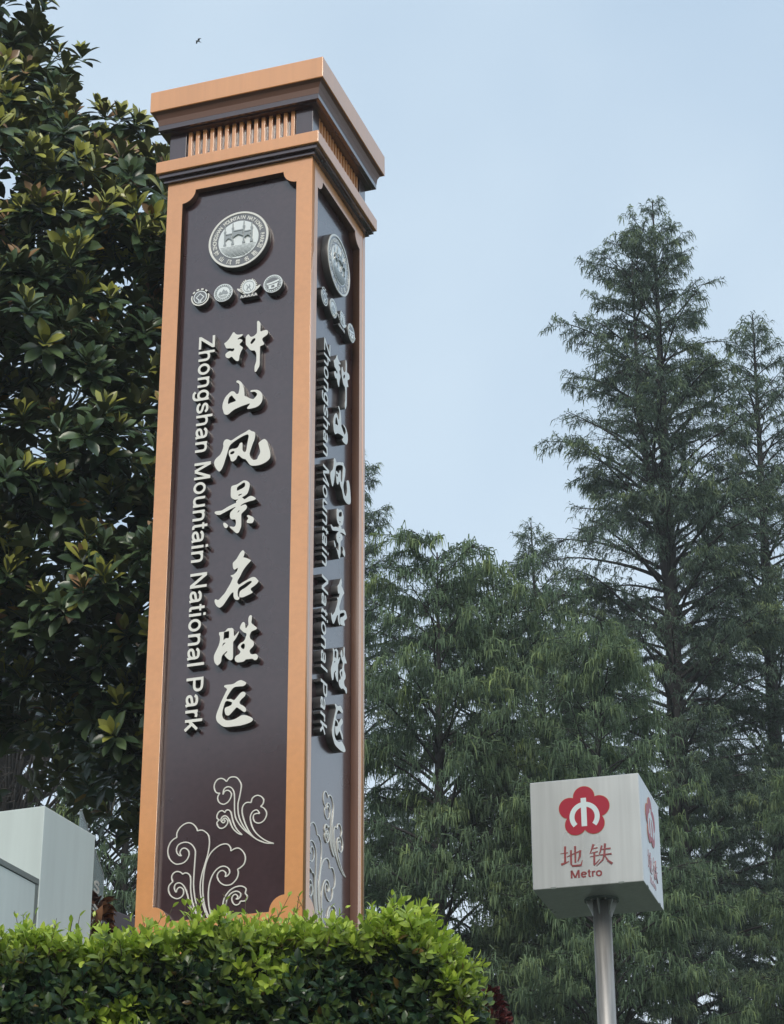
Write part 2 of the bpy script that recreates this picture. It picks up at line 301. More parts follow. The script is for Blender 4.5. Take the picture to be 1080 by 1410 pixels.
# ---------------------------------------------------------------- traced lettering (mm on the panel, z above 3 m over the eye)
GLY = {'zhong':[[(493,4069),(502,4057),(515,4048),(531,4045),(548,4045),(550,4038),(542,4031),(530,4027),(521,4021),(517,4014),(523,4011),(530,4014),(539,4011),(549,4003),(547,3993),(538,3985),(532,3976),(537,3966),(546,3959),(553,3950),(550,3937),(543,3925),(538,3911),(533,3893),(532,3874),(527,3861),(516,3862),(504,3873),(492,3887),(484,3898),(474,3897),(465,3892),(453,3895),(442,3907),(440,3923),(450,3933),(464,3940),(473,3940),(481,3935),(491,3936),(499,3946),(497,3954),(489,3956),(481,3956),(469,3961),(451,3963),(443,3968),(437,3983),(430,4000),(439,4007),(454,4020),(467,4037),(479,4057),(486,4068)],[(654,4120),(661,4113),(668,4098),(669,4077),(668,4050),(673,4041),(689,4044),(704,4045),(715,4041),(720,4029),(717,4014),(706,4005),(690,3996),(682,3985),(687,3968),(696,3951),(690,3943),(674,3938),(669,3932),(669,3886),(669,3848),(668,3803),(658,3781),(648,3764),(639,3765),(637,3786),(639,3809),(646,3830),(648,3860),(646,3890),(639,3907),(632,3915),(612,3919),(599,3932),(590,3947),(577,3964),(574,3991),(574,4018),(582,4032),(591,4035),(598,4023),(609,4015),(624,4016),(640,4027),(647,4037),(648,4058),(647,4096),(647,4116)],[(633,4001),(639,3995),(635,3984),(625,3972),(614,3963),(605,3968),(606,3980),(615,3993),(624,4001)]],'shan':[[(527,3723),(540,3716),(553,3702),(564,3679),(570,3652),(573,3629),(574,3608),(582,3602),(593,3596),(608,3584),(627,3575),(636,3575),(648,3586),(657,3597),(657,3609),(647,3621),(635,3626),(622,3626),(613,3631),(619,3638),(638,3637),(658,3633),(674,3622),(687,3605),(693,3582),(692,3559),(685,3539),(671,3524),(653,3516),(631,3513),(609,3512),(597,3515),(596,3523),(605,3534),(612,3544),(609,3549),(591,3546),(559,3540),(531,3532),(510,3525),(489,3512),(473,3500),(461,3497),(446,3504),(438,3523),(432,3546),(431,3569),(437,3594),(447,3618),(464,3637),(480,3650),(492,3653),(506,3647),(517,3633),(523,3628),(534,3631),(538,3647),(541,3672),(539,3693),(532,3702),(520,3712),(520,3719)],[(490,3625),(498,3617),(504,3606),(518,3589),(514,3580),(496,3576),(482,3573),(472,3568),(466,3573),(466,3592),(470,3608),(479,3620)]],'feng':[[(611,3367),(625,3356),(644,3347),(651,3335),(650,3310),(645,3289),(637,3270),(628,3242),(621,3219),(618,3201),(623,3182),(632,3168),(644,3157),(658,3156),(669,3159),(675,3175),(684,3190),(688,3208),(683,3233),(679,3250),(676,3265),(684,3274),(696,3282),(710,3287),(722,3280),(732,3264),(740,3236),(748,3206),(753,3176),(751,3154),(740,3140),(719,3127),(692,3119),(664,3117),(633,3122),(617,3136),(603,3157),(592,3171),(572,3181),(556,3198),(546,3205),(538,3200),(531,3183),(519,3173),(508,3170),(497,3178),(492,3200),(484,3217),(482,3236),(487,3250),(503,3255),(523,3254),(539,3259),(548,3272),(554,3286),(564,3288),(569,3281),(570,3256),(571,3236),(579,3223),(589,3220),(596,3231),(600,3255),(605,3291),(610,3323),(606,3336),(594,3338),(572,3332),(545,3320),(518,3306),(496,3291),(483,3275),(477,3255),(470,3228),(461,3197),(452,3165),(441,3136),(430,3120),(420,3118),(406,3134),(393,3157),(388,3180),(394,3200),(407,3214),(425,3229),(438,3254),(445,3282),(444,3302),(450,3320),(463,3327),(477,3323),(492,3314),(505,3317),(525,3328),(556,3343),(588,3356)],[(510,3240),(519,3236),(518,3226),(506,3219),(494,3220),(490,3229),(498,3238)]],'jing':[[(592,3028),(608,3020),(622,3004),(623,2984),(618,2961),(611,2941),(598,2929),(581,2921),(576,2916),(583,2912),(590,2903),(604,2906),(619,2915),(634,2918),(650,2911),(664,2897),(658,2889),(634,2886),(609,2882),(589,2877),(573,2869),(567,2861),(577,2863),(592,2867),(603,2864),(609,2850),(605,2837),(590,2823),(577,2811),(574,2799),(575,2760),(575,2728),(569,2708),(562,2691),(552,2686),(540,2693),(526,2709),(513,2722),(503,2734),(511,2735),(527,2730),(537,2734),(542,2747),(541,2769),(534,2780),(515,2783),(504,2796),(503,2824),(512,2837),(527,2851),(540,2861),(527,2860),(502,2851),(475,2840),(451,2831),(437,2825),(416,2829),(402,2842),(407,2851),(426,2851),(447,2851),(467,2860),(491,2871),(519,2881),(540,2888),(539,2897),(546,2905),(557,2910),(548,2910),(532,2910),(516,2919),(505,2933),(503,2957),(504,2992),(510,3004),(526,3007),(543,3010),(564,3020),(578,3027)],[(589,3016),(595,3006),(594,2990),(584,2981),(565,2973),(548,2967),(541,2970),(541,2985),(549,2996),(568,3007),(580,3014)],[(577,2943),(573,2937),(561,2932),(551,2933),(552,2939),(563,2942)],[(564,2834),(559,2826),(550,2821),(550,2827),(557,2834)],[(620,2793),(634,2786),(650,2775),(656,2760),(653,2746),(644,2738),(620,2742),(612,2749),(614,2761),(621,2770),(617,2782),(612,2790)],[(465,2768),(477,2761),(489,2747),(488,2736),(478,2731),(468,2739),(461,2755),(461,2765)]],'ming':[[(590,2568),(599,2559),(602,2548),(599,2536),(595,2522),(605,2518),(624,2509),(640,2498),(642,2491),(633,2482),(618,2467),(603,2448),(590,2428),(577,2402),(564,2380),(560,2366),(565,2354),(577,2350),(595,2360),(622,2371),(649,2383),(665,2384),(677,2378),(687,2365),(694,2353),(686,2341),(668,2327),(651,2317),(647,2309),(651,2298),(660,2288),(648,2281),(625,2273),(601,2266),(584,2267),(577,2274),(578,2298),(588,2311),(610,2321),(630,2334),(648,2347),(654,2356),(648,2363),(629,2360),(602,2346),(579,2334),(569,2324),(565,2310),(565,2286),(568,2274),(577,2264),(571,2253),(557,2255),(547,2263),(540,2280),(539,2304),(534,2306),(522,2298),(507,2278),(492,2256),(476,2234),(459,2221),(447,2222),(431,2237),(421,2259),(421,2273),(427,2276),(437,2270),(447,2271),(464,2287),(484,2308),(500,2334),(517,2362),(529,2390),(531,2400),(526,2406),(518,2414),(524,2417),(534,2418),(546,2426),(556,2436),(561,2449),(564,2459),(555,2457),(543,2450),(534,2459),(531,2471),(530,2494),(540,2505),(553,2518),(563,2534),(576,2555)]],'sheng':[[(525,2079),(538,2077),(545,2066),(547,2042),(550,2025),(560,2032),(570,2042),(577,2050),(578,2043),(570,2027),(561,2011),(551,1997),(545,1988),(545,1954),(546,1894),(541,1881),(531,1878),(518,1886),(506,1898),(496,1912),(495,1917),(502,1923),(511,1935),(505,1937),(492,1926),(480,1916),(474,1903),(473,1887),(468,1869),(453,1857),(447,1859),(434,1875),(428,1896),(428,1920),(437,1942),(448,1964),(456,1983),(462,2010),(461,2037),(456,2048),(456,2061),(467,2062),(490,2062),(501,2072),(511,2079)],[(517,2062),(519,2049),(519,2029),(516,2017),(499,2018),(489,2013),(484,2006),(483,2017),(484,2040),(486,2059),(498,2061)],[(498,1992),(492,1985),(484,1978),(478,1968),(478,1980),(483,1990),(491,1993)],[(651,2143),(658,2137),(658,2115),(656,2096),(667,2081),(681,2069),(692,2058),(688,2050),(671,2045),(658,2039),(650,2024),(648,2008),(654,1992),(666,1982),(675,1969),(674,1951),(664,1939),(652,1927),(650,1914),(658,1899),(675,1895),(690,1895),(701,1883),(701,1868),(692,1859),(682,1859),(669,1869),(648,1870),(628,1870),(615,1860),(595,1858),(575,1860),(563,1870),(559,1885),(567,1900),(584,1907),(592,1916),(593,1926),(584,1937),(576,1952),(580,1963),(594,1977),(609,1983),(620,1995),(625,2011),(629,2024),(626,2034),(610,2042),(596,2057),(587,2069),(589,2084),(597,2099),(606,2106),(616,2097),(619,2079),(620,2067),(626,2067),(635,2077),(640,2088),(638,2114),(642,2137)],[(610,1972),(619,1965),(620,1948),(615,1937),(605,1938),(596,1948),(594,1958),(601,1967)]],'qu':[[(598,1745),(615,1738),(632,1726),(631,1716),(617,1708),(596,1708),(572,1709),(556,1705),(543,1693),(530,1675),(518,1656),(513,1644),(521,1637),(539,1637),(551,1631),(561,1627),(573,1636),(587,1651),(603,1667),(617,1671),(627,1666),(631,1657),(626,1644),(611,1632),(600,1620),(595,1609),(600,1597),(616,1587),(631,1573),(637,1559),(635,1550),(625,1548),(613,1557),(596,1571),(579,1581),(568,1573),(550,1555),(534,1540),(524,1539),(513,1545),(507,1559),(505,1579),(510,1588),(529,1593),(544,1599),(550,1610),(546,1618),(531,1625),(516,1629),(506,1623),(500,1609),(494,1587),(490,1565),(489,1545),(494,1528),(506,1515),(521,1508),(551,1507),(574,1512),(594,1521),(610,1528),(625,1528),(647,1521),(667,1510),(680,1497),(675,1486),(658,1478),(632,1472),(599,1468),(559,1468),(526,1469),(499,1475),(478,1491),(461,1509),(454,1526),(453,1546),(459,1568),(470,1597),(482,1628),(497,1659),(509,1684),(516,1698),(509,1709),(498,1717),(500,1725),(515,1727),(538,1726),(558,1729),(578,1740)]],'low':[[(421,376),(403,412),(387,459),(374,506),(369,553),(371,594),(380,640),(396,694),(409,740),(416,786),(416,823),(408,853),(392,871),(372,884),(352,886),(341,883),0,(334,901),(319,921),(296,935),(271,936),(244,924),(225,905),(214,882),(215,858),0,(194,849),(175,830),(164,802),(163,774),(171,745),(190,720),(215,703),(240,701),(265,707),(284,724),(294,747),(292,766),(281,783),(262,791),(246,785),(238,769),(240,757),(248,748),0,(233,752),(218,771),(216,792),(226,813),(248,823),(273,824),(298,815),(318,796),(331,771),(333,747),(331,701),(329,640),(328,580),(334,524),(344,477),(358,434),(379,395),(397,373)],[(431,375),(410,415),(395,467),(387,519),(385,574),(390,639),(403,698),(426,743),(455,770),(488,787),(518,789),(535,781),(547,763),(549,745),0,(573,756),(597,756),(619,739),(635,712),(638,684),(629,659),(610,643),(593,635),0,(598,614),(592,587),(575,565),(554,551),(525,550),(500,561),(480,581),(471,603),(474,621),(488,635),(505,636),(520,624),(522,610),(518,600),0,(533,604),(545,619),(542,638),(529,653),(507,661),(483,657),(459,639),(440,611),(427,575),(421,534),(421,488),(427,437),(443,376)],[(343,378),(324,426),(308,466),(294,514),(280,552),(262,579),(242,591),(222,588),(212,573),(214,554),(224,538),0,(231,557),(245,565),(263,556),(270,539),(267,521),(253,506),(231,501),(206,511),(185,531),(176,558),(181,583),(200,601),0,(193,626),(200,646),(217,657),(237,656),(252,648),(260,639),0,(277,645),(294,639),(306,624),(311,596),(312,549),(322,488),(336,441),(357,388)],[(525,375),(513,415),(512,452),(522,483),(545,513),(574,531),(608,537),(632,531),(647,517),(643,492),0,(655,477),(651,457),(637,449),(617,451),0,(608,436),(591,431),(574,441),(564,461),(566,479),(577,491),(590,490),(599,478),(597,469),(588,465),0,(605,466),(616,481),(614,497),(596,508),(575,508),(551,494),(535,468),(528,436),(532,404),(541,376)]],'up':[[(807,762),(768,768),(736,779),(703,797),(666,826),(624,862),(595,897),(573,934),(565,975),(563,1022),(562,1062),(557,1091),(544,1114),(525,1124),(506,1121),(494,1107),(491,1082),0,(501,1099),(517,1104),(534,1095),(543,1078),(539,1057),(525,1036),(503,1024),(482,1028),(465,1043),(459,1062),(462,1079),(472,1092),0,(453,1096),(440,1112),(435,1136),(441,1159),(457,1176),(478,1179),(497,1170),(511,1156),0,(527,1176),(550,1180),(573,1173),(592,1150),(602,1125),(600,1094),(593,1055),(585,1016),(587,972),(594,936),(611,899),(636,861),(674,822),(707,795),(748,775)],[(686,809),(657,847),(631,897),(616,941),(611,978),(618,1004),(637,1018),(665,1015),0,(671,1038),(689,1051),(709,1052),(730,1040),(741,1021),(737,999),(723,986),0,(744,973),(758,952),(760,930),(749,906),(731,892),(709,890),(688,902),(680,923),(683,940),(699,947),(717,944),0,(709,961),(695,968),(675,959),(663,936),(664,909),(675,872),(698,835),(735,800),(772,776),(807,762)],[(615,832),(592,842),(563,869),(546,898),(535,927),(520,948),(503,954),(488,945),(484,930),(494,915),(505,916),(509,925),(503,932)],[(615,832),(583,866),(562,904),(550,945),(541,975),(525,987),(512,983),(507,973),0,(490,986),(471,981),(460,964),(460,944),(475,933),0,(461,921),(463,903),(478,885),(499,883),(519,897),(527,916),(522,930),(510,940),(497,936),(496,925)]]}
MET = {'di':[([(208,249),(266,253)],[4,7]),([(245,301),(241,180)],[16,15]),([(212,169),(241,178),(271,189)],[17,13,4]),([(255,222),(356,259)],[5,10]),([(354,263),(349,217),(333,183)],[17,16,7]),([(318,297),(316,175)],[15,13]),([(287,269),(285,169),(294,153),(356,153),(367,188)],[14,14,13,15,4])],'tie':[([(452,299),(437,262),(422,229)],[18,12,4]),([(433,262),(480,272)],[6,9]),([(429,235),(481,243)],[5,9]),([(423,209),(483,215)],[5,8]),([(455,236),(451,150)],[15,15]),([(447,147),(467,159),(494,187)],[13,9,3]),([(511,284),(499,242),(486,210)],[14,10,4]),([(501,256),(574,259)],[5,11]),([(494,216),(580,218)],[5,11]),([(535,297),(527,217),(513,178),(466,138)],[16,15,10,3]),([(530,212),(552,169),(581,146)],[6,14,17])]}

# plain grotesque alphabet: centre lines on a 1 em body
def ell(cx, cy, rx, ry, a0=0, a1=360, n=22):
    return [(cx + rx * math.cos(R(a0 + (a1 - a0) * i / n)), cy + ry * math.sin(R(a0 + (a1 - a0) * i / n))) for i in range(n + (0 if a1 - a0 == 360 else 1))]
def sm(*p): return [tuple(q) for q in catmull(p, 4, False)]
SW = 0.105
ARCH = sm((.115, .29), (.14, .39), (.2, .45), (.29, .468), (.37, .453), (.425, .4), (.44, .31), (.44, .2)) + [(.44, 0)]
FONT = {
    'Z': (.611, [([(.05, .664), (.56, .664)], SW), ([(.51, .64), (.10, .08)], SW * 1.12), ([(.04, .052), (.57, .052)], SW)]),
    'h': (.556, [([(.115, 0), (.115, .716)], SW), (ARCH, SW)]),
    'n': (.556, [([(.115, 0), (.115, .519)], SW), (ARCH, SW)]),
    'u': (.556, [([(.44, 0), (.44, .519)], SW), ([(.115, .519)] + sm((.115, .25), (.118, .18), (.14, .1), (.2, .055), (.275, .05), (.35, .07), (.41, .13), (.44, .22)), SW)]),
    'o': (.556, [(ell(.278, .26, .19, .218), SW, True)]),
    'g': (.556, [(ell(.27, .265, .175, .212), SW, True), ([(.44, .519)] + sm((.44, .1), (.438, .0), (.42, -.08), (.36, -.14), (.27, -.157), (.17, -.14), (.11, -.07)), SW)]),
    's': (.5, [(sm((.42, .375), (.385, .44), (.31, .468), (.22, .466), (.14, .435), (.108, .375), (.135, .315), (.22, .28), (.33, .25), (.405, .205), (.425, .14), (.39, .08), (.31, .047), (.21, .049), (.12, .085), (.085, .16)), SW)]),
    'a': (.556, [(sm((.085, .37), (.12, .43), (.2, .466), (.31, .466), (.39, .433), (.42, .36), (.42, .24), (.423, .1), (.45, 0)), SW), (sm((.42, .29), (.3, .265), (.17, .235), (.108, .19), (.1, .125), (.135, .07), (.21, .049), (.3, .063), (.375, .11), (.42, .18)), SW)]),
    'M': (.833, [([(.125, 0), (.125, .716)], SW), ([(.708, 0), (.708, .716)], SW), ([(.14, .70), (.41, .03)], SW), ([(.424, .03), (.694, .70)], SW)]),
    'N': (.722, [([(.125, 0), (.125, .716)], SW), ([(.597, 0), (.597, .716)], SW), ([(.14, .69), (.582, .03)], SW * 1.1)]),
    't': (.30, [([(.14, .66)] + sm((.14, .2), (.142, .11), (.165, .062), (.21, .047), (.27, .052)), SW), ([(.02, .478), (.27, .478)], .082)]),
    'i': (.235, [([(.115, 0), (.115, .519)], SW), ([(.115, .612), (.115, .716)], SW)]),
    'l': (.235, [([(.115, 0), (.115, .716)], SW)]),
    'P': (.667, [([(.13, 0), (.13, .716)], SW), ([(.13, .664)] + sm((.34, .664), (.45, .65), (.53, .6), (.56, .5), (.53, .4), (.45, .345), (.34, .333)) + [(.13, .333)], SW)]),
    'r': (.345, [([(.115, 0), (.115, .519)], SW), (sm((.115, .3), (.14, .39), (.19, .44), (.25, .46), (.335, .445)), SW)]),
    'k': (.5, [([(.115, 0), (.115, .716)], SW), ([(.14, .19), (.45, .51)], SW), ([(.225, .30), (.46, 0)], SW * 1.08)]),
    'e': (.556, [([(.1, .275), (.465, .275)], SW * .85), (ell(.278, .26, .188, .215, 4, 318, 20), SW)]),
}
def glyph_me(ch, sx, sy, depth, mats, bold=1.0):
    w, st = FONT[ch]; st = [(q[0], q[1] * bold, *q[2:]) for q in st]
    me = strokes_me(st, 1.0, 'letter', None)
    for v in me.vertices:
        v.co.x *= sx; v.co.y *= sy; v.co.z *= depth
    for m in mats: me.materials.append(m)
    if len(mats) > 1:
        me.update()
        for p in me.polygons: p.material_index = 0 if p.normal.z > 0.7 else 1
    return me

# ---------------------------------------------------------------- pylon sign
YAW = 0.32979
Z0 = GROUND - EYE                     # local z of surveyed heights
pylon = thing('pylon_sign', (-0.80937, 12.79397, GROUND),
              'tall square aubergine and apricot pylon sign with raised white calligraphy, rising behind the hedge', 'sign', -YAW)
def zz(rel): return rel - Z0
mobj('plinth', ring_stack([(0.56, 0.0), (0.56, zz(3.0)), (0.545, zz(3.015)), (0.5, zz(3.015))]), M['stone'], pylon)
mobj('core', box_me(-.446, .446, -.446, .446, zz(3.01), zz(8.262)), M['dark'], pylon)
def face_mx(k, pr):      # panel space (u, v, out) to pylon space for side k
    b = Matrix(((1, 0, 0, -.5), (0, 0, -1, -.5 - pr), (0, 1, 0, 0), (0, 0, 0, 1)))
    return Matrix.Rotation(k * math.pi / 2, 4, 'Z') @ b
def onface(o, k, pr, u=0, v=0, rz=0):
    o.matrix_local = face_mx(k, pr) @ Matrix.Translation((u, v, 0)) @ Matrix.Rotation(rz, 4, 'Z'); return o
# recessed panels and frames with quarter-round ears
U0, U1, V0, V1, ER = .105, .895, zz(3.36), zz(8.184), .09
def ear(cx, cy, a0): return [(cx + ER * math.cos(R(a0 + 90 * i / 8)), cy + ER * math.sin(R(a0 + 90 * i / 8))) for i in range(9)]
hole = ear(U1, V0, 90)[::-1] + ear(U1, V1, 180)[::-1] + ear(U0, V1, 270)[::-1] + ear(U0, V0, 0)[::-1]
for k in range(4):
    e = 0.0 if k % 2 == 0 else 0.0495
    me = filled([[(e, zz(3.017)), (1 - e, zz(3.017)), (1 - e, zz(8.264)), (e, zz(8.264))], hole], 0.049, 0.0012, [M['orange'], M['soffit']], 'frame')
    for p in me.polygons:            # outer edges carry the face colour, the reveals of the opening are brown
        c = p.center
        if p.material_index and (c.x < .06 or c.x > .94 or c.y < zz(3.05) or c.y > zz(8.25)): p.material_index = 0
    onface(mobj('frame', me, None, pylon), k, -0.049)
    onface(mobj('panel', box_me(0.08, 0.92, zz(3.2), zz(8.25), 0, 0.004), M['dark'], pylon), k, -0.0535)
# cornices
mobj('lower_moulding', ring_stack([(.523, zz(8.262)), (.523, zz(8.288)), (.546, zz(8.290)), (.546, zz(8.321))]), M['dark'], pylon)
bv = mobj('lower_cornice', ring_stack([(.564, zz(8.319)), (.564, zz(8.407))]), M['orange'], pylon)
mobj('neck', box_me(-.465, .465, -.465, .465, zz(8.405), zz(8.66)), M['dark'], pylon)
for sx in (-1, 1):
    for sy in (-1, 1):
        x0, x1 = sorted((sx * .5, sx * .385)); y0, y1 = sorted((sy * .5, sy * .385))
        mobj('neck_corner', box_me(x0, x1, y0, y1, zz(8.4065), zz(8.655), 0.001), M['dark'], pylon)
slat_me = box_me(-.0125, .0125, 0, zz(8.648) - zz(8.4065), 0, 0.03, 0.002)
slat_me.materials.append(M['orange'])
for k in range(4):
    for i in range(15):
        s = bpy.data.objects.new('slat', slat_me); link(s, pylon)
        onface(s, k, -0.036, 0.14 + 0.0514 * i, zz(8.4065))
mobj('upper_moulding', ring_stack([(.535, zz(8.642)), (.535, zz(8.652)), (.56, zz(8.655)), (.56, zz(8.694))]), M['dark'], pylon)
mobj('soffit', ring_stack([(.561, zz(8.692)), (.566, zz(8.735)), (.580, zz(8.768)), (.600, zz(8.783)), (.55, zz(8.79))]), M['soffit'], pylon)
cap = mobj('cap', ring_stack([(.598, zz(8.781)), (.6065, zz(8.781)), (.6065, zz(8.937)), (.57, zz(8.95))]), M['orange'], pylon)
for o in (bv, cap):
    b = o.modifiers.new('edge', 'BEVEL'); b.width = 0.004; b.segments = 2

# raised writing, alike on every visible side
LM = [M['white'], M['letter_side']]
char_mes = []
for key in ('zhong', 'shan', 'feng', 'jing', 'ming', 'sheng', 'qu'):
    loops = [[(p[0], p[1]) for p in catmull([(q[0] / 1000, q[1] / 1000 + 3 - Z0) for q in lp], 3)] for lp in GLY[key]]
    char_mes.append(filled(loops, 0.046, 0.0012, LM, 'chinese_character'))
TXT = 'Zhongshan Mountain National Park'
SYM = 0.150
tot = sum(FONT[c][0] if c != ' ' else .30 for c in TXT)
SXM = (7.083 - 4.470) / tot
letter_mes = {}
for c in set(TXT.replace(' ', '')): letter_mes[c] = glyph_me(c, SXM, SYM, 0.046, LM)
def lines_me(paths, w, z1):
    st = []
    for pth in paths:
        seg = []; segs = []
        for q in pth:
            if q == 0: segs.append(seg); seg = [seg[-1]]
            else: seg.append((q[0] / 1000, q[1] / 1000 + 3 - Z0))
        segs.append(seg)
        for s in segs:
            if len(s) > 1: st.append((catmull(s, 4, False), w))
    V, F = [], []
    for k, s in enumerate(st):
        v, f = ribbon(s[0], s[1], 0, z1 + 0.00025 * k); b = len(V); V += v; F += [tuple(i + b for i in q) for q in f]
    return pydata('cloud', V, F)
cloud_low, cloud_up = lines_me(GLY['low'], .0066, .004), lines_me(GLY['up'], .0066, .004)
for c in (cloud_low, cloud_up): c.materials.append(M['white'])

def text_mesh(body, size, ext=0.0006, off=0.0):
    c = bpy.data.curves.new('t', 'FONT'); c.body = body; c.size = size; c.extrude = ext; c.offset = off; c.align_x = 'CENTER'
    o = bpy.data.objects.new('t', c); COL.objects.link(o)
    bpy.context.view_layer.update()
    me = bpy.data.meshes.new_from_object(o.evaluated_get(bpy.context.evaluated_depsgraph_get()))
    bpy.data.objects.remove(o); bpy.data.curves.remove(c); me.materials.clear(); return me
def join_mes(items, name):
    bm = bmesh.new()
    for me, mx in items:
        t = me.copy(); t.transform(mx); bm.from_mesh(t); bpy.data.meshes.remove(t)
    out = bpy.data.meshes.new(name); bm.to_mesh(out); bm.free(); return out
def arc_text(s, r, a0, a1, size, flip=False, sx=1.0, off=0.0):
    it = []; n = len(s)
    for i, ch in enumerate(s):
        if ch == ' ': continue
        a = R(a0 + (a1 - a0) * i / (n - 1))
        rot = a - math.pi / 2 if not flip else a + math.pi / 2
        it.append((text_mesh(ch, size, 0.0005, off), Matrix.Translation((r * math.cos(a), r * math.sin(a), 0)) @ Matrix.Rotation(rot, 4, 'Z') @ Matrix.Diagonal((sx, 1, 1, 1))))
    return join_mes(it, 'ring_lettering')
# medallion pieces (centre at origin, z out of the panel)
MR = .205
med_body = filled([disc_pts(0, 0, MR, 72)], .046, .0015, [M['emb_grey'], M['letter_side']], 'medallion')
med_rim = filled([disc_pts(0, 0, MR - .001, 72), disc_pts(0, 0, .191, 72)], .004, 0, [M['white']], 'rim')
med_in = filled([disc_pts(0, 0, .137, 60)], .003, 0, [M['emb_pale']], 'inner_disc')
ring_en = arc_text('ZHONGSHAN MOUNTAIN NATIONAL PARK', .1515, 193, -16, .036, sx=.80, off=.0009)
ring_cn = arc_text('钟山风景名胜区', .178, 206, 334, .036, True, off=.0007)
for m_ in (ring_en, ring_cn): m_.materials.append(M['white'])
gate = []
for x, h in ((-.092, .105), (-.038, .125), (.038, .125), (.092, .105)):
    gate += [([(x, -.035), (x, -.02)], .020), ([(x, -.02), (x, h - .045)], .0125), ([(x, h - .045), (x, h - .03)], .017), ([(x, h - .03), (x, h)], .008)]
for x0, x1, y in ((-.086, -.044, .035), (-.032, .032, .052), (.044, .086, .035)):
    gate += [([(x0, y + .012), (x1, y + .012)], .007), ([(x0, y - .008), (x1, y - .008)], .022)]
    xm = (x0 + x1) / 2; hw = (x1 - x0) / 2
    gate += [([(x0, y - .020), (x0 + hw * .35, y - .020), (x0 + hw * .8, y - .018)], [.03, .014, .003]), ([(x1, y - .020), (x1 - hw * .35, y - .020), (x1 - hw * .8, y - .018)], [.03, .014, .003])]
gate_me = strokes_me(gate, .0012, 'gateway', [M['emb_mid']])
waves = []
for i in range(9):
    y = -.046 - .0093 * i; half = math.sqrt(max(.130 ** 2 - y * y, 1e-6))
    n = int(half * 2 / .004)
    waves.append(([(-half + 2 * half * j / n, y + .0014 * math.sin(j * 1.05 + i * 1.9)) for j in range(n + 1)], .0030))
wave_me = strokes_me(waves, .0008, 'wave_lines', [M['emb_mid']])
# small emblems
SR = .064
def emblem_heritage():
    return [('disc', filled([disc_pts(0, 0, .046, 40)], .046, .001, [M['emb_pale'], M['letter_side']]), 0),
            ('dark_ring', filled([disc_pts(0, 0, .0395, 40), disc_pts(0, 0, .0005, 6)], .0012, 0, [M['emb_grey']]), .046),
            ('figure', strokes_me([([(-.006, -.044), (-.006, -.022), (-.026, -.002), (0, .024), (.026, -.002), (.006, -.022), (.006, -.044)], .0075)], .0010, 'figure', [M['emb_pale']]), .0474),
            ('outer_ring', strokes_me([(ell(0, 0, .0575, .0575, 162, 378, 24), .009)] + [(ell(0, 0, .0575, .0575, a, a + 17, 4), .011) for a in (37, 68, 99, 130)], .046, 'outer_ring', LM), 0)]
def emblem_round(seed):
    rr = random.Random(seed); it = []
    it.append(('disc', filled([disc_pts(0, 0, SR, 44)], .046, .001, [M['emb_mid'], M['letter_side']]), 0))
    it.append(('rim', filled([disc_pts(0, 0, SR - .0005, 44), disc_pts(0, 0, SR - .006, 44)], .002, 0, [M['emb_pale']]), .046))
    it.append(('dots', strokes_me([([(.050 * math.cos(a), .050 * math.sin(a)), (.0565 * math.cos(a), .0565 * math.sin(a))], .0045) for a in [2 * math.pi * i / 24 for i in range(24)]], .001, 'dots', [M['emb_pale']]), .046))
    it.append(('picture', filled([disc_pts(0, 0, .043, 32)], .0015, 0, [M['emb_pale'] if seed == 1 else M['emb_grey']]), .046))
    if seed == 1:
        it.append(('hills', filled([[(-.034, -.012), (-.022, .012), (-.012, .003), (.002, .026), (.014, .010), (.022, .016), (.036, -.010), (.02, -.016), (0, -.010), (-.02, -.017)]], .001, 0, [M['emb_mid']]), .0475))
        it.append(('water', strokes_me([([(-.028, -.024), (.028, -.024)], .004), ([(-.02, -.032), (.02, -.032)], .004)], .001, 'water', [M['emb_mid']]), .0475))
    else:
        it.append(('wall', strokes_me([([(-.040, .002), (-.01, .006), (.02, .014), (.040, .020)], .012), ([(-.034, -.012), (0, -.008), (.036, 0)], .006), ([(-.018, -.012), (-.02, -.036)], .016), ([(.02, -.006), (.02, -.03)], .018), ([(-.01, -.034), (.014, -.032)], .008)], .001, 'wall', [M['emb_pale']]), .0475))
    return it
def emblem_hands():
    it = [('disc', filled([disc_pts(0, .012, .047, 40, .050)], .046, .001, [M['emb_pale'], M['letter_side']]), 0),
          ('wreath', strokes_me([(ell(0, .012, .050, .053, a, a + 9, 3), .013) for a in range(-40, 70, 14)] + [(ell(0, .012, .050, .053, a, a + 9, 3), .013) for a in range(111, 222, 14)], .043, 'wreath', LM), 0),
          ('inner_ring', strokes_me([(ell(0, .014, .036, .038), .004, True)], .001, 'inner_ring', [M['emb_mid']]), .046),
          ('horse', strokes_me([([(-.014, -.012), (-.006, .004), (.008, .012), (.004, .030)], [.004, .012, .012, .004]), ([(-.016, .028), (-.004, .012)], .005), ([(.006, .004), (.014, -.016)], .005), ([(-.008, .0), (-.002, -.02)], .004)], .001, 'horse', [M['emb_mid']]), .046)]
    for s in (-1, 1):
        it.append(('hand', strokes_me([([(s * .022, -.034), (s * .045, -.014), (s * .066, .002), (s * .078, .012)], [.012, .018, .015, .006])], .044, 'hand', LM), 0))
    it.append(('base', filled([[(-.062, -.060), (.062, -.060), (.040, -.036), (-.040, -.036)]], .040, 0, [M['emb_grey'], M['letter_side']]), 0))
    it.append(('grade_letters', join_mes([(text_mesh('A', .030, .0006, .0006), Matrix.Translation((-.048 + .024 * i, -.059, 0))) for i in range(5)], 'grade_letters'), .0408))
    it[-1][1].materials.append(M['white'])
    return it
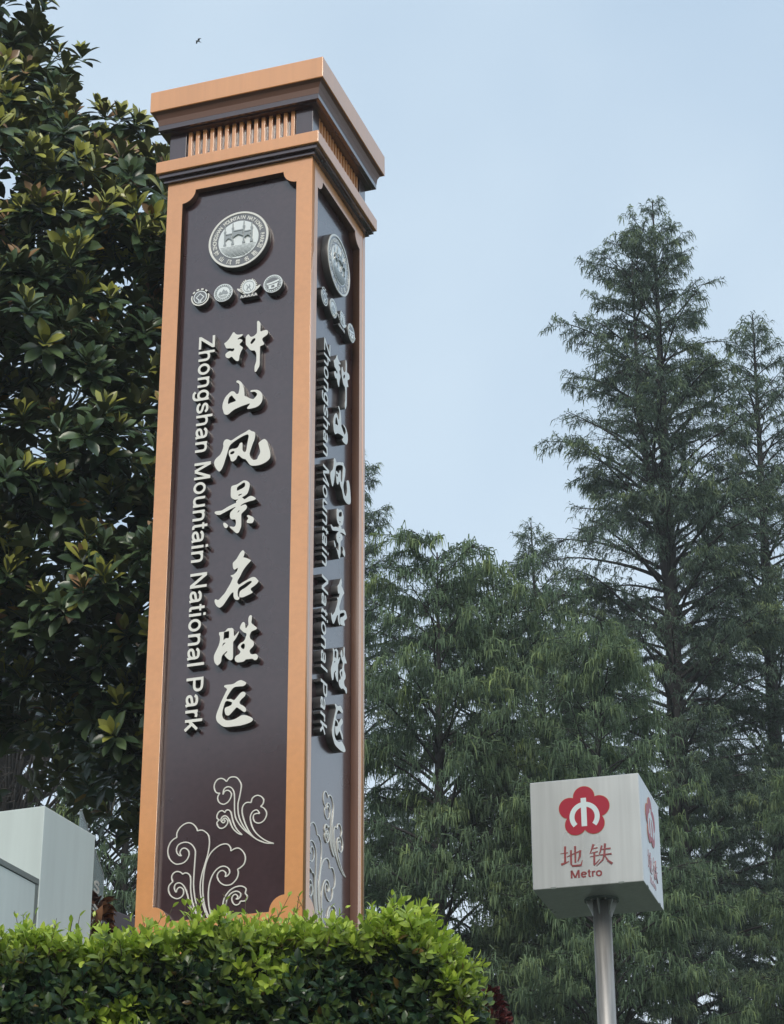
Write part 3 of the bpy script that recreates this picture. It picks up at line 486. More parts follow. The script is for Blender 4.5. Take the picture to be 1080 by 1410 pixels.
EMB = [('world_heritage_emblem', .254, emblem_heritage()), ('hill_emblem', .412, emblem_round(1)), ('five_grade_emblem', .583, emblem_hands()), ('bridge_emblem', .747, emblem_round(2))]

for k in (0, 1):
    for me in char_mes:
        onface(link(bpy.data.objects.new('chinese_character', me), pylon), k, -0.0495)
    pen = zz(7.083)
    for c in TXT:
        if c != ' ':
            onface(link(bpy.data.objects.new('letter', letter_mes[c]), pylon), k, -0.0495, 0.258, pen, -math.pi / 2)
        pen -= SXM * (FONT[c][0] if c != ' ' else .30)
    for me in (cloud_low, cloud_up):
        onface(link(bpy.data.objects.new('cloud_ornament', me), pylon), k, -0.0495)
    med = onface(link(bpy.data.objects.new('medallion', med_body), pylon), k, -0.0495, .505, zz(7.742))
    for nm, me, z in (('rim', med_rim, .046), ('inner_disc', med_in, .046), ('ring_lettering', ring_en, .0467), ('ring_lettering', ring_cn, .0467), ('gateway', gate_me, .0491), ('wave_lines', wave_me, .0491)):
        o = link(bpy.data.objects.new(nm, me), med); o.location = (0, 0, z)
    for nm, u, items in EMB:
        root = onface(link(bpy.data.objects.new(nm, items[0][1]), pylon), k, -0.0495, u, zz(7.369))
        for sub, me, z in items[1:]:
            o = link(bpy.data.objects.new(sub, me), root); o.location = (0, 0, z)

# ---------------------------------------------------------------- metro sign
MYAW = .2799; mB = Vector((math.sin(MYAW), math.cos(MYAW), 0)); mA = Vector((-math.cos(MYAW), math.sin(MYAW), 0))
mcen = Vector((1.7609, 15.6009, 0)) + .4 * mA + .4 * mB
metro = thing('metro_sign', (mcen.x, mcen.y, GROUND), 'silver cube metro sign with red plum blossom emblem on a round steel post', 'sign', -MYAW)
BZ = 4.5 + EYE - GROUND
mobj('box', box_me(-.4, .4, -.4, .4, BZ, BZ + .8, .006), M['steel'], metro)
v, f = tube([(0.02, -.02, 0), (0.02, -.02, BZ - .02)], [.068, .066], 28); mobj('post', smooth(pydata('post', v, f)), M['pole'], metro)
v, f = tube([(0.02, -.02, BZ - .014), (0.02, -.02, BZ - .0005)], [.125, .125], 32); mobj('flange', pydata('flange', v, f), M['coping'], metro)
v, f = tube([(0.02, -.02, 0), (0.02, -.02, .02)], [.16, .16], 32); mobj('base_plate', pydata('base_plate', v, f), M['pole'], metro)
gus = filled([[(.060, .03), (.072, .03), (.112, .125), (.112, .138), (.060, .138)]], .008, 0, [M['steel']], 'gusset')
gus.transform(Matrix.Rotation(math.pi / 2, 4, 'X') @ Matrix.Translation((0, 0, -.004)))
for i in range(6):
    g = link(bpy.data.objects.new('gusset', gus), metro); g.matrix_local = Matrix.Translation((.02, -.02, BZ - .153)) @ Matrix.Rotation(R(25 + 60 * i), 4, 'Z')
bolt_v, bolt_f = tube([(0, 0, 0), (0, 0, .012)], [.009, .009], 6); bolt_me = pydata('bolt', bolt_v, bolt_f); bolt_me.materials.append(M['pole'])
for i in range(6):
    b = link(bpy.data.objects.new('bolt', bolt_me), metro); a = R(55 + 60 * i); b.location = (.02 + .1 * math.cos(a), -.02 + .1 * math.sin(a), BZ - .026)
def blossom(r_c, r_p):
    cx, cy = .395, .545; out = []
    for i in range(5):
        a0 = R(90 + 72 * i); px, py = cx + r_c * math.cos(a0), cy + r_c * math.sin(a0)
        half = math.pi - math.acos(max(-1, min(1, 0))) 
        d = r_c * math.sin(R(36)); t = r_c * math.cos(R(36)); q = t + math.sqrt(max(r_p ** 2 - d ** 2, 0))
        # meeting point of two neighbours lies at radius q on the bisector
        b0 = R(90 + 72 * i - 36); b1 = R(90 + 72 * i + 36)
        s = Vector((cx + q * math.cos(b0) - px, cy + q * math.sin(b0) - py)); e_ = Vector((cx + q * math.cos(b1) - px, cy + q * math.sin(b1) - py))
        t0 = math.atan2(s.y, s.x); t1 = math.atan2(e_.y, e_.x)
        while t1 < t0: t1 += 2 * math.pi
        for j in range(16): out.append((px + r_p * math.cos(t0 + (t1 - t0) * j / 16), py + r_p * math.sin(t0 + (t1 - t0) * j / 16)))
    return out
flower_edge = filled([blossom(.112, .0805)], .002, 0, [M['gold']]); flower = filled([blossom(.112, .0780)], .002, 0, [M['red']])
mark = strokes_me([(ell(.396, .508, .092, .092, -42, 222, 40), .036), ([(.392, .437), (.392, .648)], .040)], .0012, 'mark', [M['sign_white']])
items = []; pen = .281
for c in 'Metro':
    items.append((glyph_me(c, .0905, .080, .0016, [M['redtext']], 1.35), Matrix.Translation((pen - .008, .063, 0)))); pen += .0905 * FONT[c][0]
word_letters = items
def cn_me(g): return strokes_me([([(p[0] / 1000, p[1] / 1000) for p in pts], [w / 1000 for w in ws]) for pts, ws in g], .0016, 'chinese_character', [M['redtext']])
di_me, tie_me = cn_me(MET['di']), cn_me(MET['tie'])
def mface(k, out):
    b = Matrix(((1, 0, 0, -.4), (0, 0, -1, -.4 - out), (0, 1, 0, BZ), (0, 0, 0, 1)))
    return Matrix.Rotation(k * math.pi / 2, 4, 'Z') @ b
clip_me = box_me(-.02, .02, -.004, .010, 0, .004, .001); clip_me.materials.append(M['coping'])
for k in (0, 1):
    for cu_ in (.15, .64): link(bpy.data.objects.new('clip', clip_me), metro).matrix_local = mface(k, .0005) @ Matrix.Translation((cu_, 0, 0))
    fl = link(bpy.data.objects.new('blossom_emblem', flower_edge), metro); fl.matrix_local = mface(k, .0005)
    o = link(bpy.data.objects.new('petals', flower), fl); o.location = (0, 0, .0016)
    o = link(bpy.data.objects.new('track_mark', mark), fl); o.location = (0, 0, .0030)
    for me in (di_me, tie_me): link(bpy.data.objects.new('chinese_character', me), metro).matrix_local = mface(k, .0005)
    for me, mx in word_letters: link(bpy.data.objects.new('letter', me), metro).matrix_local = mface(k, .0005) @ mx

# ---------------------------------------------------------------- white cabinet with lower wall in front
KY = 0.36
kio = thing('white_cabinet', (-1.785, 11.2, GROUND), 'off-white painted metal cabinet with a lower wing, left of the pylon', 'cabinet', -KY)
KT = 3.641 + EYE - GROUND
mobj('tall_box', box_me(-1.6, 0, 0, .56, 0.0, KT, .004), M['kiosk'], kio)
mobj('lower_wing', box_me(-1.6, -.008, -2.2, -.006, -1.2, KT - .42, .003), M['kiosk'], kio)
mobj('wing_coping', box_me(-1.6, -.002, -2.2, -.004, KT - .418, KT - .388, .002), M['coping'], kio)
mobj('joint_strip', box_me(-.010, -.0045, -.030, -.006, -1.2, KT - .421), M['coping'], kio)
# ---------------------------------------------------------------- glass screen behind the cabinet
gsc = thing('glass_screen', (-1.737, 13.2, GROUND), 'slanted-top glass screen with white lettering behind the white cabinet', 'screen', -YAW)
dz = 4.3 - GROUND
gp = [(-.335, 0.1), (0, 0.1), (0, 1.153 + dz), (-.138, 1.275 + dz), (-.335, 1.456 + dz)]
me = filled([gp], .012, 0, [M['glass']], 'pane'); me.transform(Matrix(((0, 0, 1, 0), (1, 0, 0, 0), (0, 1, 0, 0), (0, 0, 0, 1)))); mobj('pane', me, None, gsc)
v, f = tube([(.006, -.335, 1.461 + dz), (.006, .004, 1.158 + dz), (.006, .004, .1)], [.006] * 3, 8); mobj('edge_trim', pydata('edge_trim', v, f), M['steel'], gsc)
for i, (c, y, z) in enumerate((('l', -.20, 1.02 + dz), ('s', -.13, 1.02 + dz), ('s', -.13, .90 + dz), ('l', -.20, .88 + dz))):
    me = glyph_me(c, .16, .15, .002, [M['white']]); me.transform(Matrix(((0, 0, 1, .013), (1, 0, 0, y), (0, 1, 0, z), (0, 0, 0, 1)))); mobj('letter', me, None, gsc)
# ---------------------------------------------------------------- low plum wall
lw = tag(mobj('low_wall', box_me(-.05, 3.2, 0, .25, 0, 1.10 + dz, .01), M['wallp']), 'low plum-coloured wall between the white cabinet and the pylon foot', 'wall')
lw.location = (-1.80, 13.62, GROUND); lw.rotation_euler = (0, 0, R(60))
# ---------------------------------------------------------------- foliage helpers
def rot_from(yaxis, zaxis):
    """stack of 3x3 with local +Y along yaxis and +Z near zaxis"""
    y = yaxis / (np.linalg.norm(yaxis, axis=1)[:, None] + 1e-9)
    x = np.cross(y, zaxis); x /= np.linalg.norm(x, axis=1)[:, None] + 1e-9
    z = np.cross(x, y)
    return np.stack([x, y, z], 2)
def leaf_template(width=.45, fold=.16, curl=.22, peak=.45, n=4, two=False):
    ts = np.linspace(0, 1, n + 1); v, f, mi = [], [], []
    prof = np.sin(np.pi * ts ** (.5 + peak * 1.2)) ** .78 * width / 2
    prof[0] = .012; prof[-1] = .006
    layers = (0.0, -.014) if two else (0.0,)
    for li, dz in enumerate(layers):
        b = len(v)
        for t, w in zip(ts, prof):
            zc = -curl * (t - .25) ** 2 + dz
            v += [(-w, t, zc + fold * w * 2), (0, t, zc), (w, t, zc + fold * w * 2)]
        for i in range(n):
            a = b + 3 * i
            q = [(a, a + 1, a + 4, a + 3), (a + 1, a + 2, a + 5, a + 4)]
            if li: q = [t_[::-1] for t_ in q]
            f += q; mi += [li, li]
    return np.array(v), np.array(f), np.array(mi)
def leaves_mesh(name, tpl, P, Rm, S, C):
    v, f, mi = tpl
    V = np.einsum('nij,vj->nvi', Rm, v) * S[:, None, None] + P[:, None, :]
    n, k = len(P), len(v)
    F = f[None] + (np.arange(n) * k)[:, None, None]
    return fast_mesh(name, V.reshape(-1, 3), F.reshape(-1, 4), np.repeat(C, k, 0), np.tile(mi, n) if mi.any() else None)
def px_of(P):
    c, s = math.cos(0.44177), math.sin(0.44177)
    x, y, z = P[:, 0], P[:, 1], P[:, 2] - EYE
    zf = y * c + z * s
    return 392 + 2279 * x / zf, 512 - 2279 * (-y * s + z * c) / zf, zf
def pick_front(P, Rm, S, n, cell=7):
    """the n leaves that stand nearest and largest towards the path where the visitor stands"""
    px, py, d = px_of(P)
    view = P - np.array([0, 0, EYE]); view /= np.linalg.norm(view, axis=1)[:, None]
    size = np.abs((Rm[:, :, 2] * view).sum(1)) * (S / d) ** 2
    ok = (px > 2) & (px < 782) & (py > 2) & (py < 1022)
    best = {}
    for i in np.nonzero(ok)[0]:
        k = (int(px[i] // cell), int(py[i] // cell))
        if k not in best or d[i] < d[best[k]]: best[k] = i
    c = np.array(sorted(best.values(), key=lambda i: -size[i]))
    return c[:n]
def unit(v): return v / (np.linalg.norm(v, axis=-1, keepdims=True) + 1e-9)

# ---------------------------------------------------------------- metasequoias
def conifer(seed, H, base, rfun, nprim, strand, weep, dens=1.0, twin=False, lean=0.0, tint=(0, 0, 0), gap=.55):
    g = np.random.default_rng(seed); wood = Acc()
    r0 = 0.011 * H + .05
    ph = g.uniform(0, 6.28)
    def trunk_pt(t, side=0.0):
        h = t * H
        return np.array([lean * H * t + .05 * math.sin(ph + 5 * t) + side * min(1, max(0, (t - .62) * 6)), .05 * math.cos(ph + 4 * t), h])
    def trunk_r(t): return max(.012, r0 * (1 - t) ** 0.85)
    ts = np.linspace(0, 1, 16)
    wood.add(tube([trunk_pt(t) for t in ts], [trunk_r(t) * (1.35 if t == 0 else 1) for t in ts], 9))
    leaders = [(0.0, 1.0, 0.0)]
    if twin:
        ts2 = np.linspace(.60, .94, 8)
        wood.add(tube([trunk_pt(t, -.42) for t in ts2], [trunk_r(t + .03) * .75 for t in ts2], 7)); leaders.append((-.42, .94, .62))
    SP, SD, SL, SC_ = [], [], [], []
    prims = []
    for i in range(nprim):
        t = base + (1 - base) * (i + g.uniform(0, 1)) / nprim
        t = base + (1 - base) * ((t - base) / (1 - base)) ** 0.9
        side, tmax, tmin = leaders[0]
        if twin and t > .68 and g.random() < .4: side, tmax, _ = leaders[1]
        if t > tmax - .004: continue
        az = i * 2.39996 + g.uniform(-.5, .5)
        prims.append((t, az, side))
    lobes = g.uniform(0, 6.28, 6)
    for (t, az, side) in prims:
        s = (1 - t) * H
        tier = math.sin(s * 2.6 + lobes[0] + 1.3 * math.sin(az + lobes[1])) + .6 * math.sin(az * 2 + lobes[2] + s * .9)
        if tier < -.55 and s > 1.5 and g.random() < gap: continue
        L = rfun(s) * (g.uniform(.6, 1.0) if g.random() < .8 else g.uniform(.95, 1.15))
        if L < .12: L = .12
        el = R(48 * (1 - min(1, s / 5.0)) + 38 * min(1, s / 5.0) - 20 * min(1, max(0, s - 6) / 8) + g.uniform(-9, 9))
        p = trunk_pt(t, side); path = [p]; n = max(4, int(L / .22)); step = L / n / max(.35, math.cos(el) ** .5)
        for k in range(n):
            e2 = el - (.5 + .35 * weep) * (k / n) ** 1.5
            a2 = az + .25 * math.sin(k * 1.3 + az * 7) * (k / n)
            path.append(path[-1] + step * np.array([math.cos(e2) * math.cos(a2), math.cos(e2) * math.sin(a2), math.sin(e2)]))
        path = np.array(path); rb = max(.008, min(trunk_r(t) * .45, .012 + .012 * L))
        wood.add(tube(path, np.linspace(rb, .004, len(path)), 5, False))
        clump = g.uniform(.2, 1.1) * (1.15 if tier > 0 else .75)           # leafy and bare branches
        nsec = int((4 + L * 9) * dens)
        for q in range(nsec):
            u = .16 + .84 * g.random() ** .75; fi = u * (len(path) - 1); i0 = min(int(fi), len(path) - 2)
            a = path[i0] + (path[i0 + 1] - path[i0]) * (fi - i0)
            fw = unit(path[i0 + 1] - path[i0]); lat = unit(np.cross(fw, [0, 0, 1])) * g.choice((-1, 1))
            l2 = (.16 + .46 * L * (1.05 - u) * g.uniform(.4, 1) + .10 * g.random()) * min(1, .5 + L / 2)
            l2 = min(l2, .75)
            d2 = unit(fw * g.uniform(.3, 1.0) + lat * g.uniform(.4, 1.1) + np.array([0, 0, g.uniform(-.25, .35) - .25 * weep]))
            e_ = a + d2 * l2 + np.array([0, 0, -.16 * weep * l2])
            if l2 > .2: wood.add(tube([a, (a + e_) / 2 + np.array([0, 0, .03 * l2]), e_], [.006, .0045, .003], 3, False))
            m_ = max(4, int(l2 / max(strand, .135) * (15 if strand < .15 else 18) * clump * dens))
            w_ = g.random(m_) ** .8
            SP.append(a + (e_ - a)[None] * w_[:, None] + g.normal(0, .018, (m_, 3)))
            dd = d2[None] * .6 + g.normal(0, .55, (m_, 3)); SD.append(unit(dd))
            tipness = np.clip(u * .5 + w_ * .45 + g.normal(0, .12, m_), 0, 1)
            SL.append(strand * g.uniform(.55, 1.25, m_) * (1 + .5 * weep * (tipness > .6)))
            young = np.clip((tipness - .55) * 2.0, 0, 1) * (clump / 1.15) * g.uniform(.2, 1)
            SC_.append(young)
    SP, SD, SL, Y = np.concatenate(SP), np.concatenate(SD), np.concatenate(SL), np.concatenate(SC_)
    n = len(SP); down = np.array([0, 0, -1.0])
    d1 = unit(SD + down * .25 * weep); dn = unit(SD * (1 - .80 * weep) + down * (.35 + 1.1 * weep))
    p0 = SP; p1 = p0 + d1 * (SL * .42)[:, None]; p2 = p1 + dn * (SL * .58)[:, None]
    wv = unit(np.cross(d1, g.normal(0, 1, (n, 3)))) * (SL * .022 + .0055)[:, None]
    V = np.stack([p0 - wv * .4, p0 + wv * .4, p1 - wv, p1 + wv, p2 - wv * .3, p2 + wv * .3], 1)
    F = np.array([(0, 1, 3, 2), (2, 3, 5, 4)])[None] + (np.arange(n) * 6)[:, None, None]
    old = np.array([.088, .134, .096]) + np.array(tint); new = np.array([.29, .35, .125]) + np.array(tint)
    C = (old[None] * (1 - Y[:, None]) + new[None] * Y[:, None]) * g.uniform(.7, 1.3, n)[:, None]
    crown = fast_mesh('crown', V.reshape(-1, 3), F.reshape(-1, 4), np.repeat(C, 6, 0))
    return wood.me('trunk'), crown, n

def rf(knots):
    xs_, ys_ = zip(*knots)
    return lambda s: float(np.interp(s, xs_, ys_))
narrow = rf([(0, .08), (.8, .50), (1.7, .98), (2.6, 1.32), (4.4, 1.65), (6, 2.0), (9, 2.3), (14, 2.4), (22, 2.2)])
spire = rf([(0, .1), (.8, .42), (1.8, .72), (3, .95), (5, 1.35), (8, 1.8), (14, 2.0), (22, 1.9)])
dome = rf([(0, .35), (.5, .85), (1.0, 1.15), (2, 1.45), (4, 1.75), (7, 1.95), (12, 2.0)])
KINDS_ = {
    'tall': conifer(21, 21.0, .10, narrow, 375, .115, .55, 1.06, True, 0.0205, gap=.35),
    'spire': conifer(33, 20.0, .14, spire, 270, .14, .5, .95, False, 0.02, gap=.4),
    'weep': conifer(45, 11.6, .10, dome, 180, .165, .82, .96, False, 0.0, (.018, .030, .0), .75),
    'weep2': conifer(58, 11.6, .10, dome, 175, .165, .78, .96, False, 0.01, (.012, .022, .0), .75),
}
for k_, (w_, c_, n_) in KINDS_.items():
    w_.materials.append(M['bark']); c_.materials.append(M['needle'])
def plant(kind, x, y, ztop, rz, label, wide=1.0):
    w_, c_, _ = KINDS_[kind]; H = {'tall': 21.0, 'spire': 20.0, 'weep': 11.6, 'weep2': 11.6}[kind]
    s = (ztop - GROUND) / H
    t = thing('conifer_tree', (x, y, GROUND), label, 'tree', rz, 'feathery conifers behind the signs')
    t.scale = (s * wide, s * wide, s)
    link(bpy.data.objects.new('trunk', w_), t)
    c = link(bpy.data.objects.new('crown', c_), t); c['kind'] = 'stuff'
TREES = [
    ('tall', 4.46, 36.0, 25.0, 0.0, 'tallest feathery conifer with twin leaders, directly above the metro sign', 1.0),
    ('spire', 6.55, 38.0, 23.85, 0.3, 'slim pointed conifer cut by the right edge of the photo', 1.0),
    ('weep', 0.62, 30.0, 15.15, 0.4, 'weeping conifer with broad top just right of the pylon', 1.0),
    ('weep2', 1.62, 31.2, 15.3, 2.1, 'weeping conifer left of the tall twin-leader one, second from the pylon', 1.0),
    ('weep', 2.75, 29.0, 13.4, 3.9, 'lower bright green weeping conifer right above the metro cube', .95),
    ('spire', -.72, 37.0, 20.6, 1.4, 'conifer mostly hidden behind the pylon, its tips showing right of it', 1.0),
    ('weep2', -4.0, 33.0, 14.2, 4.4, 'conifer seen in the gap between cabinet and pylon under the magnolia', 1.1),
    ('spire', 3.0, 39.0, 19.9, 2.6, 'conifer close behind the left flank of the tallest one', 1.1),
    ('spire', 5.9, 41.0, 18.2, 5.0, 'conifer filling the gap between the tallest and the right-edge one', 1.0),
    ('spire', 0.1, 40.0, 15.8, 5.6, 'conifer farther back between the pylon and the weeping pair', .8),
    ('weep', 6.2, 31.5, 12.4, 1.2, 'low weeping conifer at the lower right corner', 1.0),
]
for a_ in TREES: plant(*a_)

# ---------------------------------------------------------------- magnolia
MAGO = [(-5.218, 9.697), (-5.096, 12.523), (-4.653, 15.394), (-3.678, 15.989), (-2.95, 15.385), (-2.85, 14.882), (-3.0, 14.389), (-2.86, 13.985), (-2.96, 13.45), (-2.55, 13.22), (-2.28, 13.32), (-2.03, 13.08), (-1.521, 12.406), (-0.928, 11.402), (-0.6, 10.213), (-0.45, 9.021), (-0.5, 7.892), (-0.803, 7.391), (-1.363, 7.158), (-1.835, 6.984), (-1.996, 6.811), (-2.2, 6.986), (-2.328, 7.28), (-2.729, 7.37), (-3.071, 7.40), (-3.763, 7.523), (-4.63, 8.195)]
def in_poly(x, z, poly):
    c = False; j = len(poly) - 1
    for i in range(len(poly)):
        xi, zi = poly[i]; xj, zj = poly[j]
        if (zi > z) != (zj > z) and x < (xj - xi) * (z - zi) / (zj - zi) + xi: c = not c
        j = i
    return c
def edge_dist(x, z, poly):
    best = 9
    for (x0, z0), (x1, z1) in zip(poly, poly[1:] + poly[:1]):
        dx, dz = x1 - x0, z1 - z0; t = max(0, min(1, ((x - x0) * dx + (z - z0) * dz) / (dx * dx + dz * dz)))
        best = min(best, math.hypot(x - x0 - t * dx, z - z0 - t * dz))
    return best
MY = 17.3
mroot = thing('magnolia_tree', (-3.05, MY, GROUND), 'large glossy-leaved magnolia filling the left side behind the pylon', 'tree')
g = np.random.default_rng(5)
clumps = []
tries = 0
while len(clumps) < 330 and tries < 30000:
    tries += 1
    x, z = g.uniform(-5.2, -.4), g.uniform(6.8, 16)
    if not in_poly(x, z, MAGO): continue
    dd = edge_dist(x, z, MAGO)
    if dd < .22: continue
    T = 2.3 * math.sqrt(max(0, 1 - (1 - min(1, dd / 1.9)) ** 2))
    y = MY + g.choice((-1, -1, -1, 1)) * T * g.uniform(.35, 1) + g.normal(0, .1)
    rr = min(.52, dd * .95) * g.uniform(.75, 1.05)
    if any((x - c[0]) ** 2 + (y - c[1]) ** 2 + (z - c[2]) ** 2 < (.50 * (rr + c[3])) ** 2 for c in clumps): continue
    clumps.append((x, y, z, rr))
# two sprigs that reach out past the right side of the pylon
clumps += [(-.42, 16.6, 8.98, .16), (-.44, 16.6, 8.50, .16)]
mP, mY, mZ, mS, mC = [], [], [], [], []
twigs = Acc()
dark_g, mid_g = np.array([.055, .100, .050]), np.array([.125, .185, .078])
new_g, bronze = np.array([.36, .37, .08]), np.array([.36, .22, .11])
for (x, y, z, rr) in clumps:
    far = x < -3.5
    nr = max(3, int((16 if not far else 5) * (rr / .5) ** 1.3 * (.55 if y > MY + .4 else 1)))
    for _ in range(nr):
        n = unit(np.array([g.normal(0, .8), g.normal(-.35 if y < MY else .35, .8), g.normal(.35, .6)]))
        c = np.array([x, y, z]) + n * rr * np.array([1, 1, .75]) * g.uniform(.75, 1.08)
        ax = unit(n * .55 + np.array([0, -.40, .64]) + g.normal(0, .2, 3))
        exposed = n[2] > .0
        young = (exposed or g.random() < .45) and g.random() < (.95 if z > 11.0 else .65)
        br = g.random() < .35
        base = c - ax * .22
        if rr > .2: twigs.add(tube([np.array([x, y, z]) * .35 + base * .65, base * .5 + c * .5 - ax * .05, c], [.012, .008, .005], 4, False))
        k = int(g.integers(12, 18)); sc_ = g.uniform(.85, 1.12)
        t1 = unit(np.cross(ax, [0.3, 0.1, .9])); t2 = np.cross(ax, t1)
        for i in range(k):
            fr = i / (k - 1)                   # 0 centre .. 1 outer
            az = i * 2.39996 + g.normal(0, .2); tilt = R(12 + 84 * fr ** 1.0 + g.normal(0, 9))
            rad = math.cos(az) * t1 + math.sin(az) * t2
            dirv = ax * math.cos(tilt) + rad * math.sin(tilt)
            up = ax * math.sin(tilt) - rad * math.cos(tilt)
            if tilt > R(60): dirv = unit(dirv + np.array([0, 0, -.18]))
            mP.append(c - ax * .10 * fr + rad * .012); mY.append(dirv); mZ.append(up + g.normal(0, .12, 3))
            mS.append((.108 + .074 * min(1, fr * 2.2)) * sc_ * g.uniform(.88, 1.1))
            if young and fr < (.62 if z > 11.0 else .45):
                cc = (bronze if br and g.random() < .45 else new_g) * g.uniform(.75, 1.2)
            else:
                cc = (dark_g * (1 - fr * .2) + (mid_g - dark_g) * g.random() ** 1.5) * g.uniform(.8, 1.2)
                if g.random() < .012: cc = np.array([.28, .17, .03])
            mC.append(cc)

wood = Acc()
mb = np.array([-3.05, MY, GROUND])
tpath = [mb, mb + [.05, 0, 2.0], mb + [.0, .1, 4.5], mb + [.1, 0, 7.5], mb + [.0, 0, 10.6]]
wood.add(tube(tpath, [.26, .2, .16, .10, .03], 10))
for i, (x, y, z, rr) in enumerate(clumps):
    if rr < .2:
        wood.add(tube([(-1.2, 17.0, z - .3), (-.8, 16.8, z - .12), (x, y, z)], [.02, .014, .006], 5, False)); continue
    hz = max(GROUND + 1.9, z - 1.0 - .35 * math.hypot(x + 3.05, y - MY)); t = (hz - GROUND) / 10.6
    a = np.array([-3.0, MY, hz]); e_ = np.array([x, y, z]); m_ = (a + e_) / 2 + np.array([0, 0, -.12])
    wood.add(tube([a, m_, e_], [.05 * (1.1 - t) + .012, .03 * (1.1 - t) + .01, .010], 5, False))
mobj('trunk', wood.me('trunk'), M['magbark'], mroot)
tw = mobj('twigs', twigs.me('twigs'), M['magbark'], mroot); tw['kind'] = 'stuff'
mtpl = leaf_template(.46, .16, .22, .60, 5, True)
def foliage_at(root, off, tpl, P, Y, Z, S, C, mats, n_single):
    """pick by world place, store relative to the plant's foot"""
    P = np.array(P); Rm = rot_from(np.array(Y), np.array(Z)); S = np.array(S); C = np.array(C)
    sel = pick_front(P, Rm, S, n_single) if n_single else np.array([], int)
    Pl = P - np.array(off); rest = np.ones(len(P), bool); rest[sel] = False
    o = mobj('foliage', leaves_mesh('foliage', tpl, Pl[rest], Rm[rest], S[rest], C[rest]), mats, root); o['kind'] = 'stuff'
    if len(sel):
        cs = C[sel]; groups = np.array_split(np.argsort(cs.sum(1)), 8)
        for gr in groups:
            if not len(gr): continue
            me = leaves_mesh('leaf', tpl, np.zeros((1, 3)), np.eye(3)[None], np.ones(1), np.median(cs[gr], 0)[None])
            for m in mats: me.materials.append(m)
            for j in gr:
                i = sel[j]; lf = link(bpy.data.objects.new('leaf', me), root)
                lf.matrix_local = Matrix([[*(Rm[i, r] * S[i]), Pl[i, r]] for r in range(3)] + [[0, 0, 0, 1]])
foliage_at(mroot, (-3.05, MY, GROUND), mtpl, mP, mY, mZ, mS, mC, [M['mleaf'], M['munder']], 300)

# ---------------------------------------------------------------- hedge
HX0, HX1, HY0, HY1 = -2.1, .29, 8.78, 9.75
hroot = thing('hedge', (-.9, 9.25, 3.1), 'clipped leafy hedge with yellow-green new shoots across the lower left', 'hedge')
def htop(x):
    z = float(np.interp(x, [-2.6, -1.7, -1.2, -.7, -.3, -.02, .09, .18, .26, .32], [3.93, 3.955, 3.96, 3.98, 4.01, 4.025, 4.00, 3.91, 3.76, 3.5]))
    return z + .018 * math.sin(x * 7.1) + .012 * math.sin(x * 17 + 1)
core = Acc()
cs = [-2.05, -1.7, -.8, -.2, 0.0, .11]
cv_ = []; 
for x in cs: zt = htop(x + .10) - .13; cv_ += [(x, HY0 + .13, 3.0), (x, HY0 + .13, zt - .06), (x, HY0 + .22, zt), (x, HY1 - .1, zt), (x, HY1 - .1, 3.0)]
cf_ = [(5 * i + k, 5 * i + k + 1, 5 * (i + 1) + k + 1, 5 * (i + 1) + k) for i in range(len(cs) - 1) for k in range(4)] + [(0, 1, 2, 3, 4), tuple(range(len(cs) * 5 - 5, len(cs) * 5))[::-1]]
cm = pydata('shade_core', cv_, cf_); cm.transform(Matrix.Translation((.9, -9.25, -3.1)))
mobj('shade_core', cm, M['hedge_core'], hroot)  # solid filler behind the leaves, coloured as the shade between them
hP, hY, hZ, hS, hC = [], [], [], [], []
stems = Acc()
old1, old2 = np.array([.018, .044, .028]), np.array([.046, .100, .048])
br1, br2 = np.array([.30, .45, .045]), np.array([.56, .68, .10])
def shoot(p, ax, L, k, fresh, size):
    ax = unit(np.array(ax)); t1 = unit(np.cross(ax, [.2, .9, .3])); t2 = np.cross(ax, t1)
    bend = g.normal(0, .25, 3)
    pts = [p + ax * L * t + bend * L * .3 * t * t for t in (0, .5, 1)]
    stems.add(tube([q - np.array([-.9, 9.25, 3.1]) for q in pts], [.0028, .002, .0012], 4, False))
    for i in range(k):
        t = .15 + .85 * (i // 2 + .5) / (k / 2 + .2); q = p + ax * L * t + bend * L * .3 * t * t
        az = (i % 2) * math.pi + (i // 2) * 1.571 + g.normal(0, .25); rad = math.cos(az) * t1 + math.sin(az) * t2
        tilt = R(62 - 38 * t + g.normal(0, 9))
        dv = ax * math.cos(tilt) + rad * math.sin(tilt); up = ax * math.sin(tilt) - rad * math.cos(tilt)
        hP.append(q); hY.append(dv); hZ.append(up); hS.append(size * (1.05 - .45 * t) * g.uniform(.8, 1.2))
        f_ = np.clip(fresh * (.6 + .7 * t) + g.normal(0, .08), 0, 1)
        a_, b_ = old1 + (old2 - old1) * g.random() ** 1.3, br1 + (br2 - br1) * g.random()
        hC.append(a_ * (1 - f_) + b_ * f_ if g.random() > .012 else np.array([.20, .13, .04]))
def patch(x): return .5 + .5 * math.sin(x * 3.1 + 1.2) * math.sin(x * 7.7 + .4)
for _ in range(1600):        # top
    x = g.uniform(HX0, HX1); y = HY0 + (HY1 - HY0) * g.random() ** 1.4
    zt = htop(x) - .09 - (.05 if y < HY0 + .07 else 0)
    pt = patch(x); fresh = np.clip(.82 + .4 * pt + g.normal(0, .2), 0, 1)
    L = g.uniform(.05, .10) + (.07 * g.random() if g.random() < .10 else 0)
    shoot(np.array([x, y, zt + g.normal(0, .015)]), (g.normal(0, .3), g.normal(-.15, .3), 1), L, int(g.integers(6, 11)), fresh, .058)
for _ in range(110):          # long wild shoots
    x = g.uniform(-1.75, .2); shoot(np.array([x, HY0 + g.uniform(.1, .6), htop(x) - .07]), (g.normal(0, .3), g.normal(0, .2), 1), g.uniform(.11, .22), int(g.integers(5, 9)), 1.0, .050)
